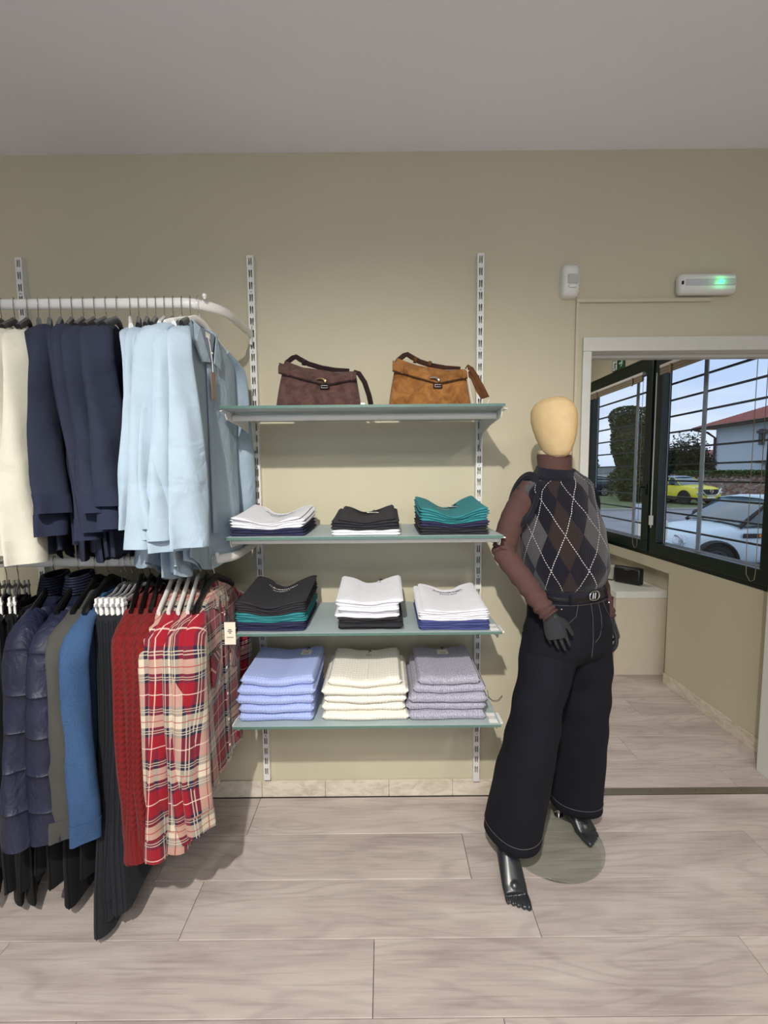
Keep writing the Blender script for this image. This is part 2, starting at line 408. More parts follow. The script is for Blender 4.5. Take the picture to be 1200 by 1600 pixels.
# security grille outside
gr = empty('window_grille', (2.235, 1.3, .9), 'grey steel security grille of horizontal bars outside the window', 'grille')
for k in range(12):
    z = 2.206-.1235*k
    if z < .87: break
    h = MB(); h.box(2.222, .1, z-.006, 2.24, 3.2, z+.006); part(h, 'bar', m_bar, gr, smooth=False)
for yy in (.28, 1.09, 1.905, 2.72):
    h = MB(); h.box(2.214, yy-.019, .86, 2.221, yy+.019, 2.38); part(h, 'post', m_steel, gr, smooth=False)
# exit sign
sg = empty('exit_sign', (2.02, 1.87, 2.415), 'small green emergency exit sign with running figure and arrow above the window', 'sign')
m_sgreen = plain('sign_green', (24, 92, 62), .4); m_swhite = plain('sign_white', (226, 232, 226), .5)
h = MB(); h.box(2.019, 1.78, 2.412, 2.0275, 1.975, 2.505); part(h, 'plate', m_sgreen, sg, smooth=False)
def flat(h, pts, x=2.0185):   # pts (u,v): u 0..1 left to right as seen (left = larger y)
    P = [(x, 1.975-.195*u, 2.412+.093*v) for u, v in pts]; h.poly(P)
h = MB()
flat(h, [(.04, .06), (.47, .06), (.47, .94), (.04, .94)])
part(h, 'pictogram_field', m_swhite, sg, smooth=False)
h = MB()
def bar2(h, a, c, t, x=2.0178):
    a, c = Vector((a[0]*2.1, a[1])), Vector((c[0]*2.1, c[1])); d = (c-a).normalized(); n = Vector((-d.y, d.x))*t
    flat(h, [((q.x)/2.1, q.y) for q in (a-n, c-n, c+n, a+n)], x)
bar2(h, (.28, .70), (.22, .42), .07); bar2(h, (.22, .42), (.30, .30), .045); bar2(h, (.30, .30), (.27, .10), .045); bar2(h, (.21, .42), (.15, .25), .045); bar2(h, (.15, .25), (.08, .25), .04)
bar2(h, (.27, .68), (.17, .62), .035); bar2(h, (.17, .62), (.14, .48), .03); bar2(h, (.28, .66), (.37, .56), .035); flat(h, [(.285+.035*cos(t*pi/4), .85+.075*sin(t*pi/4)) for t in range(8)], 2.0178)
flat(h, [(.415, .06), (.47, .06), (.47, .94), (.415, .94)], 2.0178)
part(h, 'running_figure', m_sgreen, sg, smooth=False)
h = MB(); bar2(h, (.58, .5), (.86, .5), .07); bar2(h, (.89, .53), (.72, .18), .065); bar2(h, (.89, .47), (.72, .82), .065); part(h, 'arrow', m_swhite, sg, smooth=False)
h = MB(); h.box(2.0165, 1.8755, 2.41, 2.019, 1.8805, 2.507); part(h, 'fold', m_sgreen, sg, smooth=False)

# ================================================================ on the back wall
# motion detector
r = empty('motion_detector', (.812, -.03, 2.29), 'white motion detector on the wall left of the doorway frame', 'detector')
h = MB()
G = []
for z, a, d in ((2.286, .022, .018), (2.292, .033, .034), (2.31, .037, .044), (2.36, .037, .046), (2.40, .036, .040), (2.418, .034, .032), (2.4215, .030, .02)):
    G.append([(.812+a*q[0], -d*q[1], z) for q in ((-1, 0), (-1, .6), (-.8, .9), (-.3, 1), (.3, 1), (.8, .9), (1, .6), (1, 0))])
h.grid(G, None, True, True, True); part(h, 'housing', m_whp, r, angle=60)
h = MB(); h.box(.792, -.0485, 2.335, .836, -.040, 2.375); part(h, 'lens', plain('grey_lens', (186, 188, 184), .35), r, bevel=.004)
h = MB(); h.box(.795, -.052, 2.318, .828, -.040, 2.331); part(h, 'lower_window', m_whp, r, bevel=.004)
# emergency lamp
r = empty('emergency_lamp', (1.395, -.02, 2.29), 'white oblong emergency lamp with green light on the wall above the doorway', 'lamp')
h = MB(); h.box(1.272, -.045, 2.292, 1.520, 0, 2.376); part(h, 'housing', m_whp, r, bevel=.016)
h = MB(); h.box(1.294, -.0475, 2.322, 1.506, -.04, 2.350); part(h, 'diffuser', plain('grey_diffuser', (196, 198, 202), .3), r, bevel=.004)
h = MB(); h.box(1.279, -.0465, 2.328, 1.286, -.04, 2.342); part(h, 'test_button', m_black, r)
h = MB(); h.ball((1.443, -.0485, 2.338), .0075, 10); part(h, 'green_light', emit('green_led', (40, 255, 120), 9), r)
l = bpy.data.lights.new('green_led_light', 'POINT'); l.energy = .045; l.color = (.1, 1, .35); l.shadow_soft_size = .008
lo = bpy.data.objects.new('green_led_light', l); col.objects.link(lo); lo.location = (1.443, -.07, 2.338)
# cable trunking
h = MB(); h.box(.846, -.012, 2.270, 1.432, 0, 2.286)
thing(h, 'cable_trunking', m_trunk, 'horizontal beige cable trunking on the wall above the doorway, below the emergency lamp', 'trunking', bevel=.002, smooth=False)
h = MB(); h.box(.846, -.012, .082, .860, 0, 2.2695)
thing(h, 'cable_trunking', m_trunk, 'vertical beige cable trunking running down the wall left of the doorway frame', 'trunking', bevel=.002, smooth=False)

# ================================================================ slotted uprights
UX = (-1.553, -.563, .424)
def upright(x, z0, z1, label):
    r = empty('slotted_upright', (x, -.015, z0), label, 'upright', 'slotted uprights on the back wall')
    h = MB(); W, D = .0145, .030
    h.box(x-W, -D, z0, x-W+.002, 0, z1); h.box(x+W-.002, -D, z0, x+W, 0, z1)
    a, c = .0072, D
    h.box(x-W+.002, -D, z0, x-a, -D+.002, z1); h.box(x+a, -D, z0, x+W-.002, -D+.002, z1)
    z = z1-.010; first = True; prev = z1; k = 0
    while z-.031 > z0+.004:
        h.box(x-a, -D, z, x+a, -D+.002, prev)
        # pointed tabs give each opening its paired-slot outline
        for zz, sg_ in ((z, -1), (z-.031, 1)):
            h.poly([(x-.003, -D, zz), (x+.003, -D, zz), (x, -D, zz+sg_*.009)][::(1 if sg_ > 0 else -1)])
        h.box(x-.0012, -D+.0005, z-.031, x+.0012, -D+.002, z)
        prev = z-.031; z -= .05; k += 1
    h.box(x-a, -D, z0, x+a, -D+.002, prev)
    part(h, 'channel', m_white, r, smooth=False)
    k = 0; z = z1-.010-.031-.0095
    while z > z0:
        if k % 5 == 2:
            q = MB(); q.disc((x, -D-.0012, z), .0042, .0014, 10, 1); part(q, 'screw', m_steel, r)
        k += 1; z -= .05
upright(UX[0], .10, 2.470, 'white slotted wall upright at the far left, behind the clothes rail')
upright(UX[1], .10, 2.470, 'white slotted wall upright between the hanging clothes and the shelves')
upright(UX[2], .085, 2.470, 'white slotted wall upright at the right end of the shelves')

# ================================================================ glass shelves
def bracket(r, x, z, sgn, deep=.385, tall=.115):
    h = MB(); t = .0035
    prof = [(-.031, z-.001), (-.031, z-tall), (-.055, z-tall), (-.09, z-.065), (-deep*.6, z-.042), (-deep, z-.032), (-deep-.012, z-.018), (-deep-.012, z-.001)]
    xa, xb = x-t/2, x+t/2
    h.poly([(xa, y, zz) for y, zz in prof]); h.poly([(xb, y, zz) for y, zz in reversed(prof)])
    for i in range(len(prof)):
        a, c = prof[i], prof[(i+1) % len(prof)]
        h.poly([(xa, a[0], a[1]), (xb, a[0], a[1]), (xb, c[0], c[1]), (xa, c[0], c[1])][::-1])
    # outer lip holding the pane
    h.box(min(x, x+sgn*.02), -deep-.014, z-.005, max(x, x+sgn*.02), -deep+.06, z-.001)
    part(h, 'bracket', m_white, r, smooth=False, bevel=.001)
def shelf(z, label, tube=None, deep=.385, tall=.115):
    r = empty('glass_shelf', (-.07, -.22, z-tall), label, 'shelf', 'frosted glass shelves on the back wall')
    h = MB(); h.cur = 0
    h.box(-.572, -.430, z-.010, .428, -.034, z)
    o = part(h, 'glass_pane', m_shelf, r, smooth=False, bevel=.0015)
    e = MB(); e.box(-.572, -.4312, z-.0096, .428, -.4304, z-.0005)
    q = part(e, 'ground_edge', m_edge, r, smooth=False)
    bracket(r, UX[1]-.001, z-.0105, -1, deep, tall); bracket(r, UX[2]+.001, z-.0105, 1, deep, tall)
    if tube:
        y, zz, rr = tube; h = MB(); h.tube([(UX[1]+.002, y, zz), (UX[2]-.002, y, zz)], rr, 14); part(h, 'support_tube', m_white, r)
    return r
shelf(1.776, 'top frosted glass shelf carrying the two suede bags', (-.325, 1.747, .0125), .385, .125)
shelf(1.311, 'second frosted glass shelf, with white, black and teal folded t-shirts', (-.385, 1.289, .0095), .385, .05)
shelf(.956, 'third frosted glass shelf, with three piles of t-shirts above the knitwear', None, .385, .05)
shelf(.601, 'lowest frosted glass shelf, carrying blue, cream and grey knitwear', None, .385, .05)
# shelf edge stickers
m_paper = plain('paper_label', (236, 236, 230), .7, var=.02)
def barcode_mat():
    N = NT('barcode_paper', .6); u = N.n('ShaderNodeSeparateXYZ'); N.l(N.coord(), u.inputs[0])
    f = N.noise(N.mapping(N.coord(), (900, 0, 0)), 1, 1)
    m1 = N.math('MULTIPLY', N.math('GREATER_THAN', f, .52), N.math('LESS_THAN', N.math('ABSOLUTE', u.outputs[1]), .011))
    N.color(N.mix(m1, s2l((235, 235, 230)), s2l((110, 112, 118)))); return N.m
m_bar_code = barcode_mat()
for z, x in ((.956, .405), (.601, .405)):
    h = MB(); h.box(x-.016, -.418, z+.0002, x+.016, -.35, z+.0012)
    thing(h, 'price_sticker', m_bar_code, 'small white barcode sticker on the right front corner of the %s glass shelf' % ('third' if z > .9 else 'lowest'), 'sticker', 'barcode stickers on the shelves', smooth=False)

# ================================================================ clothes rails
def rail(z, label, knob=-.62):
    r = empty('clothes_rail', (-1.06, -.2, z-.05), label, 'clothes rail', 'white clothes rails')
    yr = -.42; pts = []
    pts.append((UX[1]-.004, -.032, z+.012)); pts.append((UX[1]-.004, yr+.14, z))
    for k in range(7):
        a = k/6*pi/2; pts.append((UX[1]-.004-.13*(1-cos(a)), yr+.14-.14*sin(a), z))
    for k in range(7):
        a = pi/2*(1-k/6); pts.append((UX[0]+.004+.13*(1-cos(a)), yr+.14-.14*sin(a), z))
    pts.append((UX[0]+.004, -.032, z+.012))
    h = MB(); h.tube(pts, .0175, 12, ry=.0085, upv=(0, 0, 1)); part(h, 'rail', m_white, r)
    for i in (0, 1):
        x = UX[1-i]+(-.004 if i == 0 else .004)
        h = MB(); h.box(x-.006, -.05, z-.035, x+.006, -.0305, z+.05); part(h, 'bracket', m_white, r, bevel=.002)
    h = MB(); h.ball((knob, yr, z+.0225), .0085, 10); h.tube([(knob, yr, z+.012), (knob, yr, z+.02)], .005, 8); part(h, 'stop_knob', m_white, r)
rail(2.128, 'upper white clothes rail holding shirts and sweatshirts', -.612)
rail(1.226, 'lower white clothes rail holding jackets, jeans and plaid shirts', -.605)

# ================================================================ fabrics
m_cream = fabric('cream_satin', (208, 206, 190), .03, wr=8, wrs=.45, bump=.5, rough=.6)
m_navy = fabric('navy_sweat', (40, 45, 62), .10, wr=7, wrs=.55, sheen=0, bump=.6)
m_navyrib = fabric('navy_rib', (36, 42, 62), .05, sheen=0)
m_lblue = fabric('light_blue_poplin', (160, 179, 194), .03, wr=9, wrs=.5, sheen=.02, bump=.55)
m_puff = fabric('navy_nylon', (33, 36, 58), .12, weave=200, bump=.45, rough=.55, sheen=0, wr=22, wrs=.5)
def quilt():
    N = NT('quilted_nylon', .5, 0, .4); co = N.coord(); N.color(N.ramp(N.noise(co, 9, 4), [(.3, s2l((27, 31, 50))), (.7, s2l((34, 39, 61)))]))
    sp = N.n('ShaderNodeSeparateXYZ'); N.l(N.coord('UV'), sp.inputs[0]); wv = N.math('ADD', sp.outputs[1], N.math('MULTIPLY', N.math('SINE', N.math('MULTIPLY', sp.outputs[0], 22)), .006))
    f = N.math('POWER', N.math('ABSOLUTE', N.math('SINE', N.math('MULTIPLY', wv, pi/.118))), .4)
    h = N.math('ADD', N.math('MULTIPLY', f, 1.0), N.math('MULTIPLY', N.noise(N.mapping(co, (1, 1, .6)), 26, 3, .5, .8), .55)); N.bump(h, .9, .016); return N.m
m_puff = quilt()
m_olive = fabric('dark_grey_jersey', (70, 70, 66), .05)
m_denim = fabric('blue_denim', (50, 76, 112), .16, weave=1200, wr=14, wrs=.3, sheen=0, fleck=(60, 88, 124))
m_bdenim = fabric('black_washed_denim', (30, 32, 37), .25, weave=1200, wr=16, wrs=.3, fleck=(38, 41, 47))
m_blk = fabric('black_crepe', (17, 17, 19), .1, wr=9)
m_dind = fabric('dark_indigo_denim', (17, 18, 27), .18, weave=1300, wr=8, wrs=.3, sheen=0)
def knit(name, rgb, su, sv, depth=.004, var=.12, cable=False, fleck=None):
    N = NT(name, .95, 0, .2); c = s2l(rgb); uv = N.coord('UV'); sp = N.n('ShaderNodeSeparateXYZ'); N.l(uv, sp.inputs[0])
    u, v = sp.outputs[0], sp.outputs[1]
    a = N.math('SINE', N.math('MULTIPLY', u, su)); 
    ph = N.math('MULTIPLY', N.math('ABSOLUTE', N.math('SINE', N.math('MULTIPLY', u, su/2))), 3.0)
    bb = N.math('SINE', N.math('ADD', N.math('MULTIPLY', v, sv), ph))
    h = N.math('ADD', N.math('MULTIPLY', a, .45), N.math('MULTIPLY', bb, .55))
    f = N.math('ADD', N.math('MULTIPLY', h, .5), .5)
    cc = N.ramp(f, [(0, tuple(x*(1-var*2.2) for x in c)), (.5, c), (1, tuple(min(1, x*(1+var)) for x in c))])
    if fleck: cc = N.mix(N.ramp(N.noise(N.coord(), 330, 2, .6), [(.46, (0, 0, 0)), (.56, (1, 1, 1))]), cc, s2l(fleck))
    N.color(cc); N.b.inputs['Sheen Weight'].default_value = .05
    N.bump(N.math('ADD', h, N.math('MULTIPLY', N.noise(N.coord(), 500, 2), .8)), .7, depth); return N.m
m_red = knit('rust_red_cable_knit', (108, 27, 27), 300, 330, .003, .12)
m_redrib = knit('rust_red_rib', (108, 27, 27), 620, 30, .002, .12)
m_kblue = knit('light_blue_knit', (168, 184, 232), 560, 500, .0015, .05)
m_kcream = knit('cream_knit', (236, 232, 218), 560, 360, .0015, .04)
m_kgrey = knit('melange_grey_knit', (150, 148, 166), 700, 500, .0015, .08, fleck=(186, 184, 198))
def plaid():
    N = NT('red_navy_cream_plaid', .9, 0, .2); uv = N.coord('UV'); sp = N.n('ShaderNodeSeparateXYZ'); N.l(uv, sp.inputs[0])
    red, nav, cre, gry = s2l((140, 18, 34)), s2l((30, 32, 56)), s2l((200, 188, 166)), s2l((126, 128, 140))
    P = .165
    bands = [(0, red), (.20, nav), (.37, cre), (.60, nav), (.77, red)]
    out = []
    for i, cc in ((0, sp.outputs[0]), (1, sp.outputs[1])):
        fr = N.math('FRACT', N.math('ADD', N.math('DIVIDE', cc, P), 7.13))
        out.append((N.ramp(fr, bands, 'CONSTANT'), fr))
    c = N.mix(.5, out[0][0], out[1][0])
    for (r_, fr) in out:
        for lo, hi, colr, k in ((.255, .272, cre, .62), (.30, .317, cre, .62), (.655, .672, cre, .62), (.70, .717, cre, .62), (.475, .492, s2l((150, 30, 44)), .8), (.975, .995, s2l((226, 206, 190)), .6)):
            m = N.math('MULTIPLY', N.math('GREATER_THAN', fr, lo), N.math('LESS_THAN', fr, hi))
            c = N.mix(N.math('MULTIPLY', m, k), c, colr)
    N.color(c); N.b.inputs['Sheen Weight'].default_value = .2
    N.bump(N.noise(N.coord(), 12, 3, .5, .6), .5, .012); return N.m
m_plaid = plaid()
m_button = plain('pearl_button', (226, 222, 214), .3)
m_tagc = plain('cream_card', (232, 226, 206), .7, var=.02)
m_ink = plain('grey_print', (120, 116, 110), .8)
m_tagbrown = plain('taupe_card', (136, 116, 106), .7)
m_string = plain('white_string', (225, 222, 215), .8)

# ================================================================ garment builder (root local: x thickness, y along the hanger, z up, origin at hook on the rail)
def sstep(a, b, x):
    t = max(0, min(1, (x-a)/(b-a))); return t*t*(3-2*t)
def body_mesh(W, L, T, z0, slope, hemW, fold, seed, n=44, rows=26, neck=.075, puff=None, curve=0, hemcurl=0, zbias=0):
    G = []; UV = []
    rnd = random.Random(seed); ph = [rnd.random()*6.3 for _ in range(4)]
    for j in range(rows+1):
        s = j/rows; row = []; uvr = []; ulen = 0; prev = None
        for i in range(n):
            a = 2*pi*i/n; ca, sa = cos(a), sin(a)
            w_ = hemW+(W-hemW)*sstep(0, .9, s)
            y = w_*(abs(ca)**.85)*(1 if ca > 0 else -1)
            ztop = z0-slope*max(0, abs(y)-neck)-(.0 if abs(y) > neck else -0)
            zb = -L + curve*(1-(y/hemW)**2)*-1 + .012*sin(y*22+ph[0])
            z = zb+(ztop-zb)*s
            th = T*(1-.10*sstep(.75, 1, s))*(1 if s < .999 else .78)
            if puff:
                pz = abs(sin((z+.02*sin(y*9))*pi/puff)); th *= .74+.34*pz**.45
            x = th*sa*(abs(sa)**-.25 if abs(sa) > .01 else 1)
            amp = fold*(1-s)**.75
            x += amp*(sin(y*30+ph[1]+z*3)*.6+sin(y*57+ph[2]-z*5)*.28*(1 if sa > 0 else .6))
            x += amp*.9*noise.noise(Vector((y*7, z*4, seed)))
            if hemcurl: x += hemcurl*(1-s)**3*sin(y*14+ph[3])
            p = Vector((x, y, z)); row.append(p)
            if prev is not None: ulen += sqrt((p.x-prev.x)**2*.3+(p.y-prev.y)**2)
            prev = p; uvr.append((ulen, z))
        G.append(row); UV.append(uvr)
    top_ = []; uvt = []
    for i, p in enumerate(G[-1]):
        top_.append(Vector((p.x*.25, p.y, p.z+(.006 if abs(p.y) > neck else -.004)))); uvt.append((UV[-1][i][0], UV[-1][i][1]+.01))
    G.append(top_); UV.append(uvt)
    b = MB(); b.grid(G, UV, True); return b
def sleeve_mesh(side, W, z0, slope, L, w0, w1, t0, out, seed, tilt=.6, bend=0, puff=None, rows=22, n=22, xs=0, cut=None, cuff=False, fold=.009):
    """side -1 near the camera, +1 near the wall"""
    rnd = random.Random(seed); ph = rnd.random()*6; b = MB(); G = []; UV = []
    ang = math.atan(slope)
    LEAD = .085; yy = side*(W-.075); zz = z0+.075*slope-.004; tot = LEAD+L; ang0 = math.atan(slope)+.05; step = tot/(rows*3); cen = []; d = 0; yb_, zb_ = yy, zz
    for q in range(rows*3+1):
        if q % 3 == 0:
            ss = d/tot; f_ = sstep(.3, 1, ss)
            cen.append((d, yb_ - side*bend*sin(pi*min(1, max(0, (ss-.35)/.65)))*.8+.010*sin(ss*5+ph)*f_, zb_, ang))
        elif q == 0: pass
        ang = ang0+(pi/2-.05-ang0)*sstep(LEAD*.45, LEAD+.10, d)
        yb_ += side*cos(ang)*step*(1 if d < LEAD+.05 else 1); zb_ -= sin(ang)*step; d += step
    for j, (d, y, z, an) in enumerate(cen):
        s = max(0, (d-LEAD)/L); t_all = d/tot
        x = xs*s+.012*sin(s*4+ph*2)*s
        wd = (w0*.62+(w0*.38)*sstep(0, LEAD+.03, d))+(w1-w0)*sstep(0, .8, s); th = t0*(.9+.3*sin(s*7+ph))*(.75+.25*sstep(0, LEAD, d))
        if cuff: wd *= 1.03; th *= 1.15
        if puff:
            pz = abs(sin(z*pi/puff)); th *= .78+.34*pz**.45; wd *= .95+.06*pz**.5
        row = []; uvr = []
        tl = tilt*sstep(LEAD*.3, LEAD+.12, d); ct, st = cos(tl), sin(tl)
        e2 = Vector((0, sin(an), side*cos(an)))      # normal of the cloth, towards +y when hanging
        for i in range(n):
            a = 2*pi*i/n; u = wd*cos(a); v = th*sin(a)*(1.2 if abs(sin(a)) > .5 else 1)
            v += fold*sin(u*60+ph+z*8)*(.1+s)+fold*.9*noise.noise(Vector((u*20, z*9, seed+3.3)))*(.2+s)
            row.append(Vector((x+u*ct-v*st, y, z))+e2*(u*st+v*ct)); uvr.append((a*wd*.75+seed*.037, z))
        G.append(row); UV.append(uvr)
    if cut: G = G[cut[0]:cut[1]+1]; UV = UV[cut[0]:cut[1]+1]
    b.grid(G, UV, True, True, True); return b
def garment(name, label, cat, group, X, zr, rz, mat, W=.22, L=.72, T=.016, slope=.42, hemW=None, fold=.010, seed=0, z0=-.078,
            SL=.60, w0=.036, w1=.055, t0=.014, out=.03, tilt=.6, puff=None, cuffmat=None, cufflen=2, neck=.075, bend=0, curve=0, xs=0, sleeves=(-1, 1), yoff=0, hemcurl=0, Y=-.42, rows=26, cuffs=True):
    r = empty(name, (X, Y, zr), label, cat, group, rz)
    hemW = hemW or W*.98
    lpart(body_mesh(W, L, T, z0, slope, hemW, fold, seed, puff=puff, curve=curve, hemcurl=hemcurl, neck=neck, rows=rows), 'body', mat, r)
    for sd in sleeves:
        kw = dict(puff=puff, bend=bend*(1 if sd < 0 else .4), xs=xs if sd < 0 else xs*.3)
        zs = z0-slope*max(0, W-neck)
        args = (sd, W, zs, slope, SL, w0, w1, t0, out, seed*1.7+sd)
        R_ = 22; kw['rows'] = 22
        o = lpart(sleeve_mesh(*args, tilt=tilt, cut=(0, R_-cufflen) if cuffs else None, **kw), 'sleeve', mat, r)
        if cuffs: lpart(sleeve_mesh(*args, tilt=tilt, cut=(R_-cufflen, R_), cuff=True, **kw), 'cuff', cuffmat or mat, r)
    return r
def hanger(label, group, X, zr, rz, matb, matname='hanger_body', W=.19, Y=-.42, dark=False, drop=-.064, thick=.0075, hook=None):
    r = empty('clothes_hanger', (X, Y, zr), label, 'hanger', group, rz)
    h = MB(); pts = []
    # hook over the rail
    for k in range(9):
        a = R(-50)+k/8*R(230); pts.append((0, .0125*cos(a)*1.0, .0195+.0125*sin(a)-.009 if False else (.006+.0175*sin(a))))
    pts = [(0, -.0125*cos(R(200)-R(200)*k/8)*-1 if False else .0145*cos(pi-(pi*1.15)*k/8), .004+.019*sin(pi-(pi*1.15)*k/8)+0) for k in range(9)]
    tail = [(0, -.0145, -.018), (0, -.004, -.034), (0, 0, -.044), (0, 0, drop+.004)]
    h.tube(list(reversed(pts)) + tail, .0013, 6); lpart(h, 'hook', hook or m_chrome, r)
    h = MB(); P = []; RR = []
    for k in range(15):
        t = -1+2*k/14; y = t*W; z = drop-.40*max(0, abs(y)-.025)+(.002 if abs(t) < .2 else 0)-.02*max(0, abs(t)-.85)
        P.append((0, y, z)); RR.append(.013 if abs(t) > .12 else .016)
    h.tube(P, thick, 8, ry=RR, upv=(1, 0, 0)); lpart(h, 'shoulder_bar', matb, r)
    return r
def clip_hanger(label, group, X, zr, rz, Y=-.42, W=.165, zb=-.112):
    r = empty('clip_hanger', (X, Y, zr), label, 'hanger', group, rz)
    pts = [(0, .0145*cos(pi-(pi*1.15)*k/8), .004+.019*sin(pi-(pi*1.15)*k/8)) for k in range(9)]
    h = MB(); h.tube(list(reversed(pts))+[(0, -.0145, -.018), (0, -.004, -.034), (0, 0, -.044), (0, 0, zb+.03)], .0013, 6); lpart(h, 'hook', m_chrome, r)
    h = MB(); h.tube([(0, -W, zb-.004), (0, -.06, zb+.008), (0, -.02, zb+.028), (0, .02, zb+.028), (0, .06, zb+.008), (0, W, zb-.004)], .0035, 6, ry=.007, upv=(1, 0, 0)); lpart(h, 'bar', m_grey_h, r)
    for sd in (-1, 1):
        y = sd*(W-.022); h = MB()
        h.box(-.010, y-.011, zb-.052, -.003, y+.011, zb+.018); h.box(.003, y-.011, zb-.052, .010, y+.011, zb+.018); h.box(-.012, y-.013, zb-.010, .012, y+.013, zb+.002)
        h.box(-.0125, y-.012, zb-.056, .0125, y+.012, zb-.046)
        lpart(h, 'clip', m_whp, r, bevel=.002, smooth=False)
    return r

def fan(hook0, hook1, near0, near1, n, i, span=.22, jit=.0):
    t = i/(n-1) if n > 1 else 0
    X = hook0+(hook1-hook0)*t; N = near0+(near1-near0)*t
    return X, math.asin(max(-.7, min(.7, (N-X)/span)))
ZU, ZL = 2.128, 1.226
def nth(i, n): return ORD[n-1-i] if i != n-1 else 'first'
# ---- cream blouses
n = 6
for i in range(n):
    X, rz = fan(-1.455, -1.225, -1.36, -1.115, n, i)
    rnd = random.Random(i)
    lab = 'cream long-sleeved blouse on the upper rail, ' + ('next to the navy sweatshirts' if i == n-1 else ORD[n-1-i]+' blouse away from the navy sweatshirts')
    garment('blouse', lab, 'blouse', 'cream blouses on the upper rail', X, ZU, rz+rnd.uniform(-.03, .03), m_cream, W=.215, L=.83, T=.012, fold=.014, seed=10+i, SL=.70+rnd.uniform(-.02, .02), w0=.036, w1=.060, out=.02+rnd.random()*.015, hemcurl=.02, z0=-.099, slope=.36, tilt=.55)
    hanger('black velvet hanger with cream blouse, ' + ORD[n-1-i] + ' away from the navy sweatshirts', 'hangers of the cream blouses', X, ZU, rz, m_blackf)
# ---- navy sweatshirts
n = 8
for i in range(n):
    X, rz = fan(-1.19, -.915, -1.055, -.845, n, i)
    rnd = random.Random(50+i); last = i == n-1
    lab = 'navy sweatshirt on the upper rail, ' + ('hanging against the light blue shirts' if last else (ORD[n-1-i]+' sweatshirt away from the light blue shirts' if i else 'hanging against the cream blouses'))
    garment('sweatshirt', lab, 'sweatshirt', 'navy sweatshirts on the upper rail', X, ZU, rz+rnd.uniform(-.05, .05), m_navy, W=.218, L=.84+rnd.uniform(-.02, .02), T=.016, fold=.016, seed=30+i,
            SL=.655+rnd.uniform(-.12, .03), w0=.042, w1=.052, t0=.017, out=.02+rnd.random()*.03, z0=-.098, slope=.34, tilt=.62, cuffmat=m_navyrib, xs=rnd.uniform(-.045, .045), curve=.03, bend=.06*rnd.random())
    hanger('black velvet hanger with navy sweatshirt, ' + ORD[n-1-i] + ' away from the light blue shirts', 'hangers of the navy sweatshirts', X, ZU, rz, m_blackf)
# ---- light blue shirts
n = 9
for i in range(n):
    X, rz = fan(-.872, -.632, -.765, -.585, n, i)
    rnd = random.Random(90+i); last = i == n-1
    if last: rz = R(-9)
    lab = 'light blue shirt on the upper rail, ' + ('outermost at the right end, with hang tag' if last else (ORD[n-1-i]+' shirt behind the one with the hang tag' if i else 'hanging against the navy sweatshirts'))
    lab = lab.replace('first shirt behind', 'directly behind')
    r = garment('shirt', lab, 'shirt', 'light blue shirts on the upper rail', X, ZU, rz, m_lblue, W=.222 if not last else .232, L=.88+rnd.uniform(-.03, .03), T=.013 if not last else .02, fold=.012 if not last else .008, seed=60+i,
            SL=.655+rnd.uniform(-.07, .02), w0=.034, w1=.060 if not last else .05, t0=.012, out=.02+rnd.random()*.022, z0=-.100 if not last else -.092, slope=.36, hemcurl=.02, curve=.05, tilt=.55 if not last else .75, xs=rnd.uniform(-.035, .035), neck=.075)
    wm = i in (0, 4, 6, 8)
    hanger(('white' if wm else 'black velvet')+' hanger with light blue shirt, ' + (ORD[n-1-i]+' from the right end of the upper rail'), None if False else 'hangers of the light blue shirts', X, ZU, rz, m_white if wm else m_blackf)
    if last:
        rr = r
        # collar, neck opening, placket, neck label, hang tag: the front faces +x
        def fx(y, z): return .022
        h = MB()
        for sd in (-1, 1):
            G = [[(.024+.004*k, sd*(.062-.018*k+.0*k), -.088-.03*q*(1+k)-.012*k) for q in range(2)] for k in range(2)]
            h.poly([(.020, sd*.070, -.086), (.030, sd*.052, -.100), (.040, sd*.012, -.205), (.036, sd*.060, -.215), (.030, sd*.082, -.165)])
            h.poly([(.020, sd*.070, -.086), (.0, sd*.060, -.070), (-.014, sd*.03, -.066), (-.014, 0, -.066), (.012, sd*.046, -.092), (.030, sd*.052, -.100)])
        lpart(h, 'collar', m_lblue, r, solid=.003, smooth=False)
        h = MB(); h.poly([(.0275, -.046, -.096), (.0275, .046, -.096), (.0285, .012, -.20), (.0285, -.012, -.20)]); h.poly([(-.012, -.05, -.075), (-.012, .05, -.075), (.0275, .046, -.096), (.0275, -.046, -.096)])
        lpart(h, 'inner_back_yoke', fabric('grey_blue_lining', (138, 150, 170), .03), r, smooth=False)
        h = MB(); h.poly([(.0295, -.018, -.103), (.0295, .012, -.103), (.0295, .012, -.122), (.0295, -.018, -.122)]); lpart(h, 'neck_label', m_paper, r, smooth=False)
        h = MB(); h.box(.024, -.013, -.80, .0295, .013, -.21); lpart(h, 'button_placket', m_lblue, r, smooth=False, bevel=.001)
        h = MB(); h.tube([(.031, -.005, -.113), (.034, .002, -.15), (.037, .006, -.2), (.038, .006, -.235)], .0016, 5); h.ball((.038, .006, -.17), .004, 8); lpart(h, 'tag_string', m_string, r)
        h = MB(); h.box(.037, -.008, -.33, .0395, .020, -.235); lpart(h, 'hang_tag', m_tagbrown, r, smooth=False)

